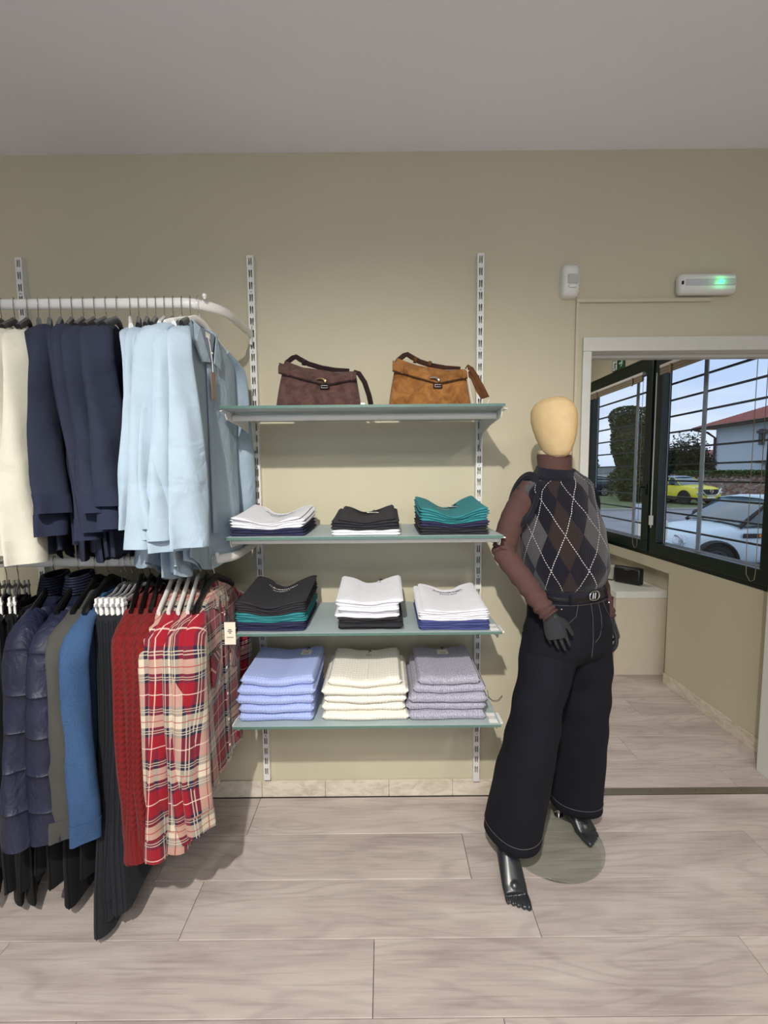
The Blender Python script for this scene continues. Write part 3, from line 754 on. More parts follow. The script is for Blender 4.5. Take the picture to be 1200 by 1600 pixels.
# ---- lower rail: black trousers on clips far left
n = 5
def trousers(name, label, group, X, rz, mat, L=1.0, waist=.17, hem=.20, seed=0, zb=-.165, cat='trousers', flare=.0, thick=.013):
    r = empty(name, (X, -.42, ZL), label, cat, group, rz); rnd = random.Random(seed)
    for sd in (-1, 1):
        G = []; UV = []; n_ = 20; rows = 24; ph = rnd.random()*6
        for j in range(rows+1):
            s = j/rows; z = zb-L*s-(.02 if j == rows else 0)*0
            cy = sd*(waist/2-.004)+sd*(hem-waist)/2*sstep(.2, 1, s)+(-.03*s if sd < 0 else 0)
            hw = waist/2+(hem-waist)/2*sstep(.2, 1, s)+.004; th = thick*(.6+.55*s)+.004*sin(s*5+ph)
            row = []; uv = []
            for i in range(n_):
                a = 2*pi*i/n_; y = cy+hw*cos(a)*(abs(cos(a))**-.15 if abs(cos(a)) > .05 else 1); 
                x = th*sin(a)+.010*s*sin(y*26+ph)+.008*s*noise.noise(Vector((y*9, z*5, seed)))
                zz = z-(.03*sin((y-cy)*9+ph)*s if j > rows-3 else 0)+(.035*(y/hem) if j == rows else 0)*0
                row.append(Vector((x, y, zz))); uv.append((a*hw*.6, z))
            G.append(row); UV.append(uv)
        h = MB(); h.grid(list(reversed(G)), list(reversed(UV)), True, True, True); lpart(h, 'leg', mat, r)
        # side seam
        h = MB(); pts = []
        for j in range(0, rows+1):
            s = j/rows; row = G[j]; q = row[n_//2 if sd < 0 else 0]; pts.append((q.x+.001, q.y+(-.001 if sd < 0 else .001), q.z))
        h.tube(pts, .0022, 5); lpart(h, 'side_seam', mat, r)
    h = MB(); h.tube([(0, -waist+.006, zb+.002), (0, waist-.006, zb+.002)], .012, 10, ry=.016, upv=(1, 0, 0)); lpart(h, 'waistband', mat, r)
    for y in (-.1, 0, .1):
        h = MB(); h.box(.012, y-.005, zb-.022, .0165, y+.005, zb+.02); lpart(h, 'belt_loop', mat, r, smooth=False)
    return r
for i in range(n):
    X, rz = fan(-1.50, -1.33, -1.40, -1.215, n, i)
    trousers('trousers', 'black trousers on the lower rail, ' + ORD[n-1-i] + ' away from the navy puffer jackets', 'black trousers at the left end of the lower rail', X, rz, m_blk, L=.98, waist=.165, hem=.185, seed=i)
    clip_hanger('clip hanger with black trousers, ' + ORD[n-1-i] + ' away from the navy puffer jackets', 'clip hangers of the black trousers', X, ZL, rz)
# long dark trousers hanging beneath the jackets
for i in range(7):
    X, rz = fan(-1.38, -1.03, -1.34, -1.01, 7, i)
    trousers('trousers', 'long black trousers seen below the jackets, %s from the left' % ORD[i], 'black trousers among the jackets', X-.012, rz, m_blk, L=.90+.03*(i % 3), waist=.15, hem=.17, seed=20+i, thick=.024)
# puffer jackets
for i in range(2):
    X, rz = ((-1.195, R(16)), (-1.105, R(13)))[i]
    r = garment('puffer_jacket', 'navy quilted puffer jacket on the lower rail, ' + ('beside the black trousers' if i == 0 else 'beside the dark grey sweatshirt'), 'jacket', 'navy puffer jackets', X, ZL, rz, m_puff,
                W=.235, L=.78, T=.042, fold=.004, seed=120+i, SL=.635, w0=.05, w1=.060, t0=.036, out=.045, tilt=.55, puff=.118, z0=-.10, slope=.50, neck=.07, cuffs=False, rows=52)
    h = MB(); G = []
    for j in range(5):
        G.append([Vector((.045*sin(a)*(1-.08*j), .085*cos(a)*(1-.04*j), -.105+.016*j)) for a in [2*pi*k/20 for k in range(20)]])
    h.grid(G, None, True); lpart(h, 'collar', m_puff, r, solid=.012)
    hanger('black hanger with navy puffer jacket, ' + ('beside the black trousers' if i == 0 else 'beside the dark grey sweatshirt'), 'hangers of the puffer jackets', X, ZL, rz, m_black)
# dark grey sweatshirt, denim shirt
garment('sweatshirt', 'dark grey sweatshirt on the lower rail between puffer jacket and denim shirt', 'sweatshirt', None, -1.045, ZL, R(11), m_olive, W=.235, L=.74, T=.018, seed=140, SL=.645, w0=.044, w1=.046, t0=.02, z0=-.09, slope=.50, out=.03, tilt=.75)
hanger('black hanger with dark grey sweatshirt between puffer jacket and denim shirt', None, -1.045, ZL, R(11), m_black)
r = garment('denim_shirt', 'blue denim shirt on the lower rail between dark grey sweatshirt and black jeans', 'shirt', None, -1.000, ZL, R(9), m_denim, W=.230, L=.74, T=.018, seed=141, SL=.655, w0=.040, w1=.042, t0=.02, z0=-.10, slope=.52, out=.04, tilt=.7)
hanger('black hanger with blue denim shirt next to the black jeans', None, -1.000, ZL, R(9), m_black)
# black jeans on clips
n = 5
for i in range(n):
    X, rz = fan(-.955, -.875, -.945, -.872, n, i, .2)
    trousers('jeans', 'washed black wide-leg jeans on the lower rail, ' + ('hanging against the denim shirt' if i == 0 else ('hanging against the red jumpers' if i == n-1 else ORD[n-1-i]+' pair away from the red jumpers')), 'black jeans on clip hangers', X, rz, m_bdenim, L=.995 if i == 0 else .96-.012*i, waist=.170, hem=.25 if i == 0 else .23, seed=60+i, thick=.030, cat='jeans')
    clip_hanger('clip hanger holding black jeans, ' + ORD[n-1-i] + ' away from the red jumpers', 'clip hangers of the black jeans', X, ZL, rz)
# red cable knit jumpers
n = 3
for i in range(n):
    X, rz = fan(-.885, -.815, -.815, -.752, n, i)
    garment('jumper', 'rust red cable-knit jumper on the lower rail, ' + ('hanging against the black jeans', 'middle one of the three', 'hanging against the plaid shirts')[i], 'jumper', 'red cable-knit jumpers', X, ZL, rz, m_red, W=.225, L=.74, T=.024, fold=.006, seed=150+i, SL=.715 if i == 0 else .69, w0=.046, w1=.050, t0=.024, z0=-.105, slope=.50, out=.03, tilt=.7, cuffmat=m_redrib, cufflen=3)
    hanger('black plastic hanger with red jumper, ' + ('against the black jeans', 'middle one of the three', 'against the plaid shirts')[i], 'hangers of the red jumpers', X, ZL, rz, m_black, thick=.006)
# plaid shirts
n = 6
for i in range(n):
    X, rz = fan(-.765, -.618, -.725, -.568, n, i)
    rnd = random.Random(200+i); last = i == n-1
    if last: rz = R(0)
    lab = 'red and cream plaid shirt on the lower rail, ' + ('outermost, with a cream tag' if last else ('hanging against the red jumpers' if i == 0 else ORD[n-2-i]+' behind the one with cream tag'))
    lab = lab.replace('first behind', 'directly behind')
    r = garment('plaid_shirt', lab, 'shirt', 'plaid shirts on the lower rail', X, ZL, rz+rnd.uniform(-.02, .02), m_plaid, W=.232, L=.765-.04*i/5, T=.024 if not last else .026, fold=.010, seed=160+i,
                SL=.70-.022*i, w0=.038, w1=.044, t0=.02, out=.03+.01*rnd.random(), z0=-.10, slope=.50, neck=.068, hemcurl=.012, curve=.03, tilt=.6, xs=rnd.uniform(-.01, .015))
    # stand-up collar
    h = MB()
    for sd in (-1, 1):
        h.poly([(-.012, 0, -.078), (-.010, sd*.045, -.084), (.016, sd*.055, -.100), (.026, sd*.034, -.128), (.030, sd*.050, -.165), (.024, sd*.085, -.150), (-.004, sd*.078, -.112), (-.018, sd*.03, -.098), (-.018, 0, -.096)],
               [(0, 0), (.04, 0), (.07, -.02), (.06, -.05), (.08, -.09), (.11, -.07), (.09, -.03), (.04, -.02), (0, -.02)])
    lpart(h, 'collar', m_plaid, r, solid=.004, smooth=False)
    wm = i in (0, 1, 2, 3)
    hanger(('white' if wm else 'black')+' plastic hanger with plaid shirt, ' + ORD[n-1-i] + ' from the right end of the lower rail', 'hangers of the plaid shirts', X, ZL, rz, m_whp if wm else m_black, thick=.006, hook=m_black if i == 4 else None)
    if last:
        h = MB(); h.box(.024, -.012, -.76, .031, .012, -.17); lpart(h, 'button_placket', m_plaid, r, smooth=False, bevel=.001)
        for k in range(6):
            h = MB(); h.disc((.031, 0, -.20-.1*k), .005, .002, 12, 0); lpart(h, 'button', m_button, r)
        for sd in (-1, 1):
            h = MB(); G = []; 
            h.poly([(.0315, sd*.04, -.30), (.0315, sd*.14, -.30), (.0315, sd*.14, -.41), (.0315, sd*.09, -.435), (.0315, sd*.04, -.41)][::sd], [(.0, 0), (.07, .07), (.14, .0), (.105, -.04), (.07, -.07)]); lpart(h, 'chest_pocket', m_plaid, r, solid=.003, smooth=False)
        h = MB(); h.box(.036, -.0215, -.305, .076, -.020, -.222); lpart(h, 'hang_tag', m_tagc, r, smooth=False)
        h = MB(); h.tube([(.056, -.0208, -.226), (.050, -.012, -.20), (.030, -.004, -.17)], .001, 5); lpart(h, 'tag_string', m_black, r)
        h = MB()
        for (x_, z, a, c) in ((.056, -.250, .006, .002), (.056, -.256, .009, .002), (.056, -.262, .004, .002), (.056, -.278, .012, .0012)):
            h.box(x_-a, -.0219, z-c, x_+a, -.0216, z+c)
        lpart(h, 'printed_emblem', m_ink, r, smooth=False)

# ================================================================ folded t-shirts and knitwear
m_twhite = fabric('white_jersey', (226, 226, 232), .02, wr=14, wrs=.25)
m_tblack = fabric('charcoal_jersey', (44, 43, 48), .06, wr=14, wrs=.25)
m_tnavy = fabric('navy_jersey', (44, 45, 74), .06, wr=14, wrs=.25)
m_tblue = fabric('royal_navy_jersey', (66, 74, 124), .06, wr=14, wrs=.25)
m_tteal = fabric('teal_jersey', (48, 124, 130), .04, wr=14, wrs=.25)
m_print_w = plain('white_print', (232, 232, 228), .6); m_print_g = plain('grey_print_ink', (90, 90, 96), .7)
def slab(x0, x1, ya, yb, fb, ft, r, seed, scoop=0, nx=26, back_r=None, wob=.003):
    """folded garment between the surfaces fb(x,y) and ft(x,y): rounded fold at the front, open edges at the back and sides"""
    rnd = random.Random(seed); ph = rnd.random()*6; G = []; UV = []
    for i in range(nx+1):
        t = i/nx; x = x0+(x1-x0)*t; edge = min(t, 1-t)*(x1-x0)
        sc = scoop*math.exp(-((t-.5)/.17)**4) if scoop else 0
        y1 = yb-sc; y0 = ya+wob*sin(x*24+ph)+(.006*(1-edge/.012)**2 if edge < .012 else 0)
        row = []; uv = []; m = 7
        rr = max(.1, min(1, sqrt(max(0, 1-(1-min(1, edge/.010))**2))))
        def P(y, k):
            b_, t_ = fb(x, y), ft(x, y); mid = (b_+t_)/2; hh = (t_-b_)/2*rr
            return mid+hh*k
        for j in range(m+1):        # front fold
            a = -pi/2+pi*j/m; y = y0+r-r*cos(a); row.append((x, y, P(y, sin(a))))
        for j in range(1, 8):
            y = y0+r+(y1-y0-r)*j/7; row.append((x, y, P(y, 1)))
        row.append((x, y1+.001, P(y1, -.0))); 
        for j in range(7, 0, -1):
            y = y0+r+(y1-y0-r)*j/7; row.append((x, y, P(y, -1)))
        d = 0; prev = None
        for q in row:
            if prev: d += sqrt((q[1]-prev[1])**2+(q[2]-prev[2])**2)
            prev = q; uv.append((x if True else 0, d))
        G.append(row); UV.append([(u_, v_) for u_, v_ in uv])
    # uv: u along x, v around the fold
    b = MB(); n = len(G[0])
    b.grid(G, None, True, True, True)
    # rewrite uvs
    b.uv = []
    for i in range(nx):
        for j in range(n):
            j2 = (j+1) % n
            v2 = UV[i][j2][1] if j2 else UV[i][j][1]+.01
            b.uv += [(UV[i][j][0], UV[i][j][1]), (UV[i][j][0], v2), (UV[i+1][j][0], v2), (UV[i+1][j][0], UV[i+1][j][1])]
    b.uv += [(0, 0)]*(2*n)
    return b
def pile(x0, x1, ya, yb, z, items, where, dip=.42, shift=.004, seed=0, group=None, jitter=.004, rise=.030):
    """items bottom to top: (colour word, kind word, material, thickness, options)"""
    rnd = random.Random(seed); n = len(items); cum = 0; counts = {}
    for it in items: counts[it[0]] = counts.get(it[0], 0)+1
    tot = sum(it[3] for it in items); rise = rise if items[0][1] == 't-shirt' else .006; seen = {k: counts[k] for k in counts}; xm, hw = (x0+x1)/2, (x1-x0)/2; last = None
    for k, it in enumerate(items):
        colour, kind, mat, th = it[:4]; opt = it[4] if len(it) > 4 else {}
        c0, c1 = cum, cum+th; cum = c1
        def prof(x, y, c, top=False):
            t = (x-xm)/hw; sag = dip*math.exp(-(t/.55)**2); lift = .0
            ty = max(0, min(1, (y-ya)/(yb-ya))); up_ = rise*(c/tot)*ty**1.5*(.45+.55*min(1, abs(t))**1.5)
            return z+c*(1-sag*(.55+.45*c/.09 if c < .09 else 1.0))+.0012*sin(x*70+c*260)*(c > 0)+up_
        a = x0+rnd.uniform(-jitter, jitter)+opt.get('dx0', 0); b_ = x1+rnd.uniform(-jitter, jitter)+opt.get('dx1', 0)
        y_ = ya+rnd.uniform(-shift, shift)+.0
        mb = slab(a, b_, y_, yb+rnd.uniform(-.006, .004), lambda x, y: prof(x, y, c0)+.0004, lambda x, y: prof(x, y, c1), th*.55, seed*20+k, scoop=opt.get('scoop', 0))
        seen_i = seen[colour]; seen[colour] -= 1
        if counts[colour] == 1: pos = ''
        elif seen_i == 1: pos = 'topmost '
        elif seen_i == counts[colour]: pos = 'lowest '
        else: pos = ORD[seen_i-1]+' from top '
        name = 'folded_t_shirt' if kind == 't-shirt' else 'folded_jumper'
        if pos.endswith('from top '): lab = '%s folded %s %s from top, %s' % (ORD[seen_i-1], colour, kind, where)
        else: lab = '%sfolded %s %s, %s' % (pos, colour, kind, where)
        o = mb.build(name, mat, None, loc=(xm, (ya+yb)/2, z+c0)); tag(o, lab, 't-shirt' if kind == 't-shirt' else 'jumper', 'folded '+kind+'s '+where)
        last = (o, lambda x, y, c1=c1: prof(x, y, c1), (xm, (ya+yb)/2, z+c0))
    return last
def onto(mb, name, mat, last, **k):
    o = mb.build(name, mat, None, loc=last[2], **k); o.parent = last[0]; o.location = (0, 0, 0); return o
def neck_detail(last, xm, yb, scoop, ribmat, inkmat, seed, w=.085):
    f = last[1]; h = MB()
    pts = [(xm+w*1.0*t, yb-scoop*math.exp(-((w*t/.26)/.17)**4)-.004, f(xm+w*t, yb-.03)+.0015) for t in [-1+k/8 for k in range(17)]]
    h.tube(pts, .0075, 6, ry=.003, upv=(0, 1, 0)); onto(h, 'neck_rib', ribmat, last)
    h = MB(); rnd = random.Random(seed); x = xm-.058; r = 0
    # small arched lettering-like print, two rows
    for row, (yy, n, s) in enumerate(((yb-scoop-.026, 15, .0040), (yb-scoop-.052, 9, .0034))):
        for i in range(n):
            t = -1+2*i/(n-1); xx = xm+t*(.056 if row == 0 else .032)+rnd.uniform(-.001, .001); y = yy+.020*t*t*(1 if row == 0 else .5)
            ww = s*rnd.uniform(.5, 1.2); hh = s*rnd.uniform(.9, 1.6); zz = f(xx, y)+.0020
            h.poly([(xx-ww, y-hh, zz), (xx+ww, y-hh, zz), (xx+ww, y+hh, zz), (xx-ww, y+hh, zz)])
    onto(h, 'chest_print', inkmat, last, smooth=False)
def swing_tag(last, x, y, w=.035, l=.055, mat=None, z=None):
    f = last[1]; zz = f(x, y)+.003
    h = MB(); h.box(x-w/2, y-l/2, zz, x+w/2, y+l/2, zz+.001); onto(h, 'price_tag', mat or m_tagc, last, smooth=False)
    h = MB(); h.tube([(x, y+l/2-.006, zz+.002), (x+.004, y+l/2+.006, zz+.010), (x+.010, y+l/2+.012, zz+.003), (x-.004, y+l/2+.016, zz+.004)], .0013, 5); onto(h, 'tag_string', m_black, last)
    h = MB()
    for i, ww in enumerate((.35, .25, .3)): h.box(x-w*ww, y-.006-i*.007, zz+.001, x+w*ww, y-.0045-i*.007, zz+.0014)
    onto(h, 'printed_lines', m_ink, last, smooth=False)
W_, B_, N_, T_, RN_ = ('white', 't-shirt', m_twhite), ('black', 't-shirt', m_tblack), ('navy', 't-shirt', m_tnavy), ('teal', 't-shirt', m_tteal), ('blue', 't-shirt', m_tblue)
def its(*spec):
    out = []
    for base, n, th in spec: out += [base+(th,) for _ in range(n)]
    return out
TS = {'scoop': .035}
def top(items, **o): items[-1] = items[-1]+(o,); return items
Z2, Z3, Z4 = 1.3112, .9562, .6012
la = pile(-.562, -.291, -.405, -.115, Z2, top(its((N_, 3, .0105), (W_, 4, .0105)), scoop=.05, dx0=.006, dx1=-.012), 'left pile on the second shelf', seed=1)
neck_detail(la, -.428, -.118, .05, m_twhite, m_print_g, 1)
la = pile(-.196, .056, -.405, -.13, Z2, top(its((W_, 2, .0105), (B_, 4, .0120)), scoop=.035, dx0=.03, dx1=-.01), 'middle pile on the second shelf', seed=2, dip=.30)
neck_detail(la, -.065, -.133, .035, m_tblack, m_tblack, 2); swing_tag(la, -.045, -.20, .05, .03, m_paper)
la = pile(.129, .383, -.408, -.115, Z2, top(its((B_, 3, .0102), (N_, 2, .0105), (T_, 5, .0102)), scoop=.045), 'right pile on the second shelf', seed=3, dip=.36)
neck_detail(la, .256, -.118, .045, m_tteal, m_print_w, 3); swing_tag(la, .29, -.19, .045, .025, m_paper)
la = pile(-.555, -.293, -.408, -.115, Z3, top(its((N_, 4, .0088), (T_, 4, .0088), (B_, 5, .0094)), scoop=.055, dx0=.01), 'left pile on the third shelf', seed=4, dip=.22)
neck_detail(la, -.424, -.118, .055, m_tblack, m_print_w, 4)
la = pile(-.178, .060, -.402, -.135, Z3, top(its((B_, 4, .0120), (W_, 5, .0135)), scoop=.02), 'middle pile on the third shelf', seed=5, dip=.10, jitter=.010, shift=.010)
swing_tag(la, -.02, -.16, .02, .012, m_paper)
la = pile(.127, .386, -.412, -.125, Z3, top(its((RN_, 4, .0090), (W_, 5, .0088)), scoop=.045, dx0=.012, dx1=-.006), 'right pile on the third shelf', seed=6, dip=.10)
neck_detail(la, .262, -.128, .045, m_twhite, m_print_g, 6)
J = lambda c, m, n, th: [(c, 'jumper', m, th) for _ in range(n)]
i_ = J('light blue', m_kblue, 5, .036); i_[-1] = i_[-1]+({'dx0': .006, 'dx1': -.006},)
la = pile(-.556, -.268, -.405, -.12, Z4, i_, 'left pile on the lowest shelf', seed=7, dip=.07, jitter=.008, shift=.007); swing_tag(la, -.335, -.175, .042, .05, m_tagc)
i_ = J('cream', m_kcream, 5, .034); i_[-1] = i_[-1]+({'dx0': .026, 'dx1': -.014},)
la = pile(-.236, .080, -.400, -.12, Z4, i_, 'middle pile on the lowest shelf', seed=8, dip=.07, jitter=.010, shift=.007); swing_tag(la, -.07, -.165, .04, .02, m_paper)
h = MB(); f_ = la[1]
for dx in (-.0014, .0014): h.tube([(-.068+dx, y, f_(-.068, y)+.001) for y in (-.39, -.33, -.27, -.22)], .0012, 5)
onto(h, 'centre_seam', m_kcream, la)
i_ = J('melange grey', m_kgrey, 5, .035); i_[-1] = i_[-1]+({'dx0': .040, 'dx1': -.018},); i_[-2] = i_[-2]+({'dx0': .012},)
la = pile(.086, .382, -.400, -.12, Z4, i_, 'right pile on the lowest shelf', seed=9, dip=.06, jitter=.009, shift=.007); swing_tag(la, .245, -.16, .045, .045, m_tagc)

# ================================================================ suede bags
def suede(name, a, c):
    N = NT(name, .95, 0, .15); co = N.coord(); f = N.noise(co, 26, 6, .65, .5); N.color(N.ramp(f, [(.32, s2l(a)), (.66, s2l(c))]))
    N.b.inputs['Sheen Weight'].default_value = .12; N.bump(N.noise(co, 420, 3), .4, .0015); return N.m
def bag(name, label, x0, z, m, md, mh, tall=1.0, kind=0):
    yc = -.295; W = .322 if kind == 0 else .312
    r = empty(name, (x0+W/2, yc, z), label, 'bag', 'suede shoulder bags on the top shelf')
    def ztop(t):
        t = max(0, min(1, t)); return (.166-.040*t**.8-.012*sin(t*pi)) * tall
    def xl(h): return x0+.020*h+.014*h*h
    def xr(h): return x0+W-.022*h
    def dep(h): return .058-.040*h**1.2
    rows = 14; n = 48; G = []
    for j in range(rows+1):
        h = j/rows; row = []
        for i in range(n):
            a = 2*pi*i/n; ca, sa = cos(a), sin(a)
            cx = (xl(h)+xr(h))/2; hw = (xr(h)-xl(h))/2
            x = cx+hw*(abs(ca)**.35)*(1 if ca > 0 else -1); t = (x-xl(h))/(2*hw)
            d = dep(h)*(1 if j else .9)
            y = yc+d*(abs(sa)**.5)*(1 if sa > 0 else -1)+.004*sin(x*60)*h
            row.append((x, y, z+.0006+h*ztop(t)+.002*sin(x*45)*(h > .9)))
        G.append(row)
    h = MB(); h.grid(G, None, True, True, True); part(h, 'body', m, r, angle=70)
    def front(x, zz):   # point on the front face at x,height
        t = (x-x0)/W; hh = min(1, zz/ztop(max(0, min(1, t)))); return yc-dep(hh)*(1 if .04 < t < .96 else .8)
    # flap edge: v-shaped lower line
    def vline(t): 
        c = .60
        return (.120-.044*(t/c) if t < c else .076+.020*((t-c)/(1-c)))*tall
    K = 40
    h = MB(); G = []
    for i in range(K+1):
        t = i/K; x = x0+.017+(W-.036)*t; zz = vline(t); hi = ztop((x-x0)/W)-.004
        G.append([(x, front(x, zz+(hi-zz)*q)-.0032, z+zz+(hi-zz)*q) for q in (0, .25, .5, .75, 1)])
    h.grid(list(zip(*G)), None); part(h, 'flap', m, r, solid=.004)
    h = MB(); G = []
    for i in range(K+1):
        t = i/K; x = x0+.016+(W-.034)*t; zz = vline(t)+.003
        G.append([(x, front(x, zz+q)-.0075-.0015*sin(pi*q/.026), z+zz+q) for q in (0, .006, .013, .020, .026)])
    h.grid(list(zip(*G)), None); part(h, 'belt', m, r, solid=.003)
    h = MB(); h.tube([(x0+.016+(W-.034)*i/K, front(x0+.016+(W-.034)*i/K, vline(i/K))-.007, z+vline(i/K)-.0005) for i in range(K+1)], .0018, 5); part(h, 'dark_piping', md, r)
    for t in (.13, .94):
        x = x0+.016+(W-.034)*t; zz = vline(t); q = MB(); q.box(x-.0045, front(x, zz)-.013, z+zz, x+.0045, front(x, zz)-.005, z+zz+.032); part(q, 'belt_loop', m, r, bevel=.001)
    # buckle, keeper and charm
    xc = x0+.016+(W-.034)*.60; yf = front(xc, .085)-.014
    h = MB(); h.box(xc-.018, yf, z+.070, xc+.016, yf+.006, z+.086); part(h, 'buckle_tab', md, r, bevel=.002)
    h = MB(); h.tube([(xc-.012, yf-.002, z+.074), (xc+.010, yf-.002, z+.074), (xc+.010, yf-.002, z+.082), (xc-.012, yf-.002, z+.082), (xc-.012, yf-.002, z+.074)], .0013, 6); part(h, 'buckle', m_chrome, r)
    h = MB(); h.tube([(xc-.03, yf+.002, z+.107), (xc-.014, yf-.001, z+.108), (xc-.004, yf-.003, z+.104), (xc+.002, yf-.004, z+.094)], [.0028, .004, .0042, .0035], 8); h.ball((xc+.002, yf-.005, z+.098), .006, 10, (1, .5, 1.2)); part(h, 'charm', m_gold if kind == 0 else m_chrome, r)
    # handle: lies over the top, then drops at the right side
    h = MB()
    ty = yc+.012
    A = [(x0+.030, ty, .150), (x0+.040, ty, .166), (x0+.062, ty, .181), (x0+.074, ty, .184), (x0+.088, ty, .176), (x0+.12, ty, .160), (x0+.17, ty, .146), (x0+.22, ty, .138), (x0+.275, ty, .134)]
    h.tube([(a, b_, z+c*tall) for a, b_, c in A], .003, 8, ry=.0095, upv=(0, 1, 0)); part(h, 'handle_top', md, r)
    h = MB()
    if kind == 0: Bp = [(x0+.292, yc, .128), (x0+.312, yc-.01, .122), (x0+.334, yc-.02, .090), (x0+.350, yc-.03, .045), (x0+.357, yc-.03, .014)]
    else: Bp = [(x0+.296, yc, .140), (x0+.312, yc-.01, .130), (x0+.330, yc-.02, .100), (x0+.352, yc-.03, .060), (x0+.366, yc-.035, .035), (x0+.352, yc-.03, .034), (x0+.335, yc-.025, .060), (x0+.318, yc-.015, .100), (x0+.300, yc, .120)]
    h.tube([(a, b_, z+c*tall) for a, b_, c in Bp], .0030, 8, ry=.0095, upv=(0, 1, 0)); part(h, 'handle_strap', mh, r)
    for k in range(2 if kind else 1):
        xk = x0+(.104, .158)[k]; q = MB(); q.tube([(xk-.006, ty, z+.166*tall-.014*k), (xk+.006, ty, z+.163*tall-.014*k)], .011, 8, ry=.012); part(q, 'strap_keeper', mh if kind else md, r)
    # white security string
    h = MB(); e = Bp[-1] if kind == 0 else Bp[4]
    pts = [(x0+W-.02, yc-.03, .13*tall), (x0+W-.008, yc-.035, .06), (x0+W+.003, yc-.04, .006), (x0+W+.02, yc-.05, .003), (e[0], e[1]-.012, max(.004, e[2]*.4)), (e[0]+.006, e[1]-.012, max(.01, e[2]*.8))] if kind else [(x0+W-.004, yc-.03, .008), (x0+W+.02, yc-.05, .004), (e[0], e[1]-.015, .008), (e[0]+.012, e[1]-.01, .004)]
    h.tube([(a, b_, z+c) for a, b_, c in pts], .0014, 5); part(h, 'security_string', m_string, r)
    if kind == 0:
        h = MB(); h.box(x0+W-.012, yc-.022, z+.0008, x0+W+.012, yc-.018, z+.024); part(h, 'price_tag', m_paper, r, smooth=False)
    return r
m_gold = plain('pale_gold', (206, 176, 130), .25, 1)
m_sd = suede('dark_brown_suede', (62, 43, 40), (92, 68, 62)); m_sdd = suede('darkest_brown_leather', (30, 22, 22), (44, 32, 32))
m_st = suede('tan_suede', (104, 66, 32), (154, 106, 58)); m_sth = suede('brown_strap', (74, 46, 28), (100, 66, 38)); m_std = suede('dark_strap_leather', (46, 28, 24), (62, 40, 32))
bag('dark_suede_bag', 'dark brown suede shoulder bag with gold clasp on the top shelf', -.402, 1.7763, m_sd, m_sdd, m_sdd, 1.10)
bag('tan_suede_bag', 'tan suede shoulder bag with silver buckle on the top shelf', .020, 1.7763, m_st, m_std, m_sth, 1.13, 1)

# ================================================================ cabinet in the far room and what stands on it
CX0, CX1, CY0, CY1, CT = 1.730, 2.118, 1.235, 2.95, .645
r = empty('low_cabinet', (1.92, 2.0, 0), 'low cream open-fronted cabinet under the window in the far room', 'cabinet')
h = MB(); h.box(CX0-.004, CY0-.004, CT-.050, CX1, CY1, CT); part(h, 'worktop', [m_cabtop, m_cab][0], r, bevel=.003, smooth=False)
for y in (CY0, 2.08, CY1-.04):
    h = MB(); h.box(CX0, y, 0, CX1, y+.04, CT-.0515); part(h, 'side_panel', m_cab, r, bevel=.002, smooth=False)
h = MB(); h.box(CX1-.02, CY0+.04, .02, CX1, CY1-.04, CT-.052); part(h, 'back_panel', m_cab, r, smooth=False)
for y0_, y1_ in ((CY0+.041, 2.079), (2.121, CY1-.041)):
    for z in (.02, .30):
        h = MB(); h.box(CX0+.01, y0_, z, CX1-.021, y1_, z+.02); part(h, 'shelf_board', m_cab, r, smooth=False)
m_redbox = plain('red_cardboard', (170, 24, 36), .5)
for i, (y, z, w_, hh, d) in enumerate(((1.30, .3205, .26, .11, .30), (1.31, .4315, .24, .10, .28), (1.30, .0405, .28, .13, .30), (1.60, .3205, .26, .15, .3))):
    lab = ['red box with a white stripe on the upper cabinet shelf', 'red box lying on top of another red box inside the cabinet', 'red box on the bottom board of the cream cabinet', 'red box standing deeper inside the cream cabinet'][i]
    q = empty('red_box', (CX0+.03, y, z), lab, 'box', 'red boxes in the cabinet')
    h = MB(); h.box(CX0+.02, y, z, CX0+.02+d, y+w_, z+hh*.78); part(h, 'box', m_redbox, q, smooth=False, bevel=.002)
    h = MB(); h.box(CX0+.017, y-.002, z+hh*.8, CX0+.022+d, y+w_+.002, z+hh-.001); part(h, 'lid', m_redbox, q, smooth=False)
    h = MB(); h.box(CX0+.0185, y, z+hh*.78, CX0+.02+d, y+w_, z+hh*.8); part(h, 'white_band', m_paper, q, smooth=False)
# black case
mt = Matrix.Translation((1.955, 1.485, CT)) @ Matrix.Rotation(R(-52), 4, 'Z')
q = empty('black_case', (1.955, 1.485, CT), 'black rounded soft case lying on the white cabinet top near its front end', 'case')
h = MB(); h.box(-.105, -.035, .001, .105, .035, .135, mt); part(h, 'shell', m_black, q, bevel=.018)
h = MB(); h.box(-.106, -.004, .006, .106, .004, .137, mt); part(h, 'zip', m_gasket, q, bevel=.002)
h = MB(); h.box(-.018, -.0365, .112, .018, -.034, .118, mt); part(h, 'small_badge', m_print_g, q)
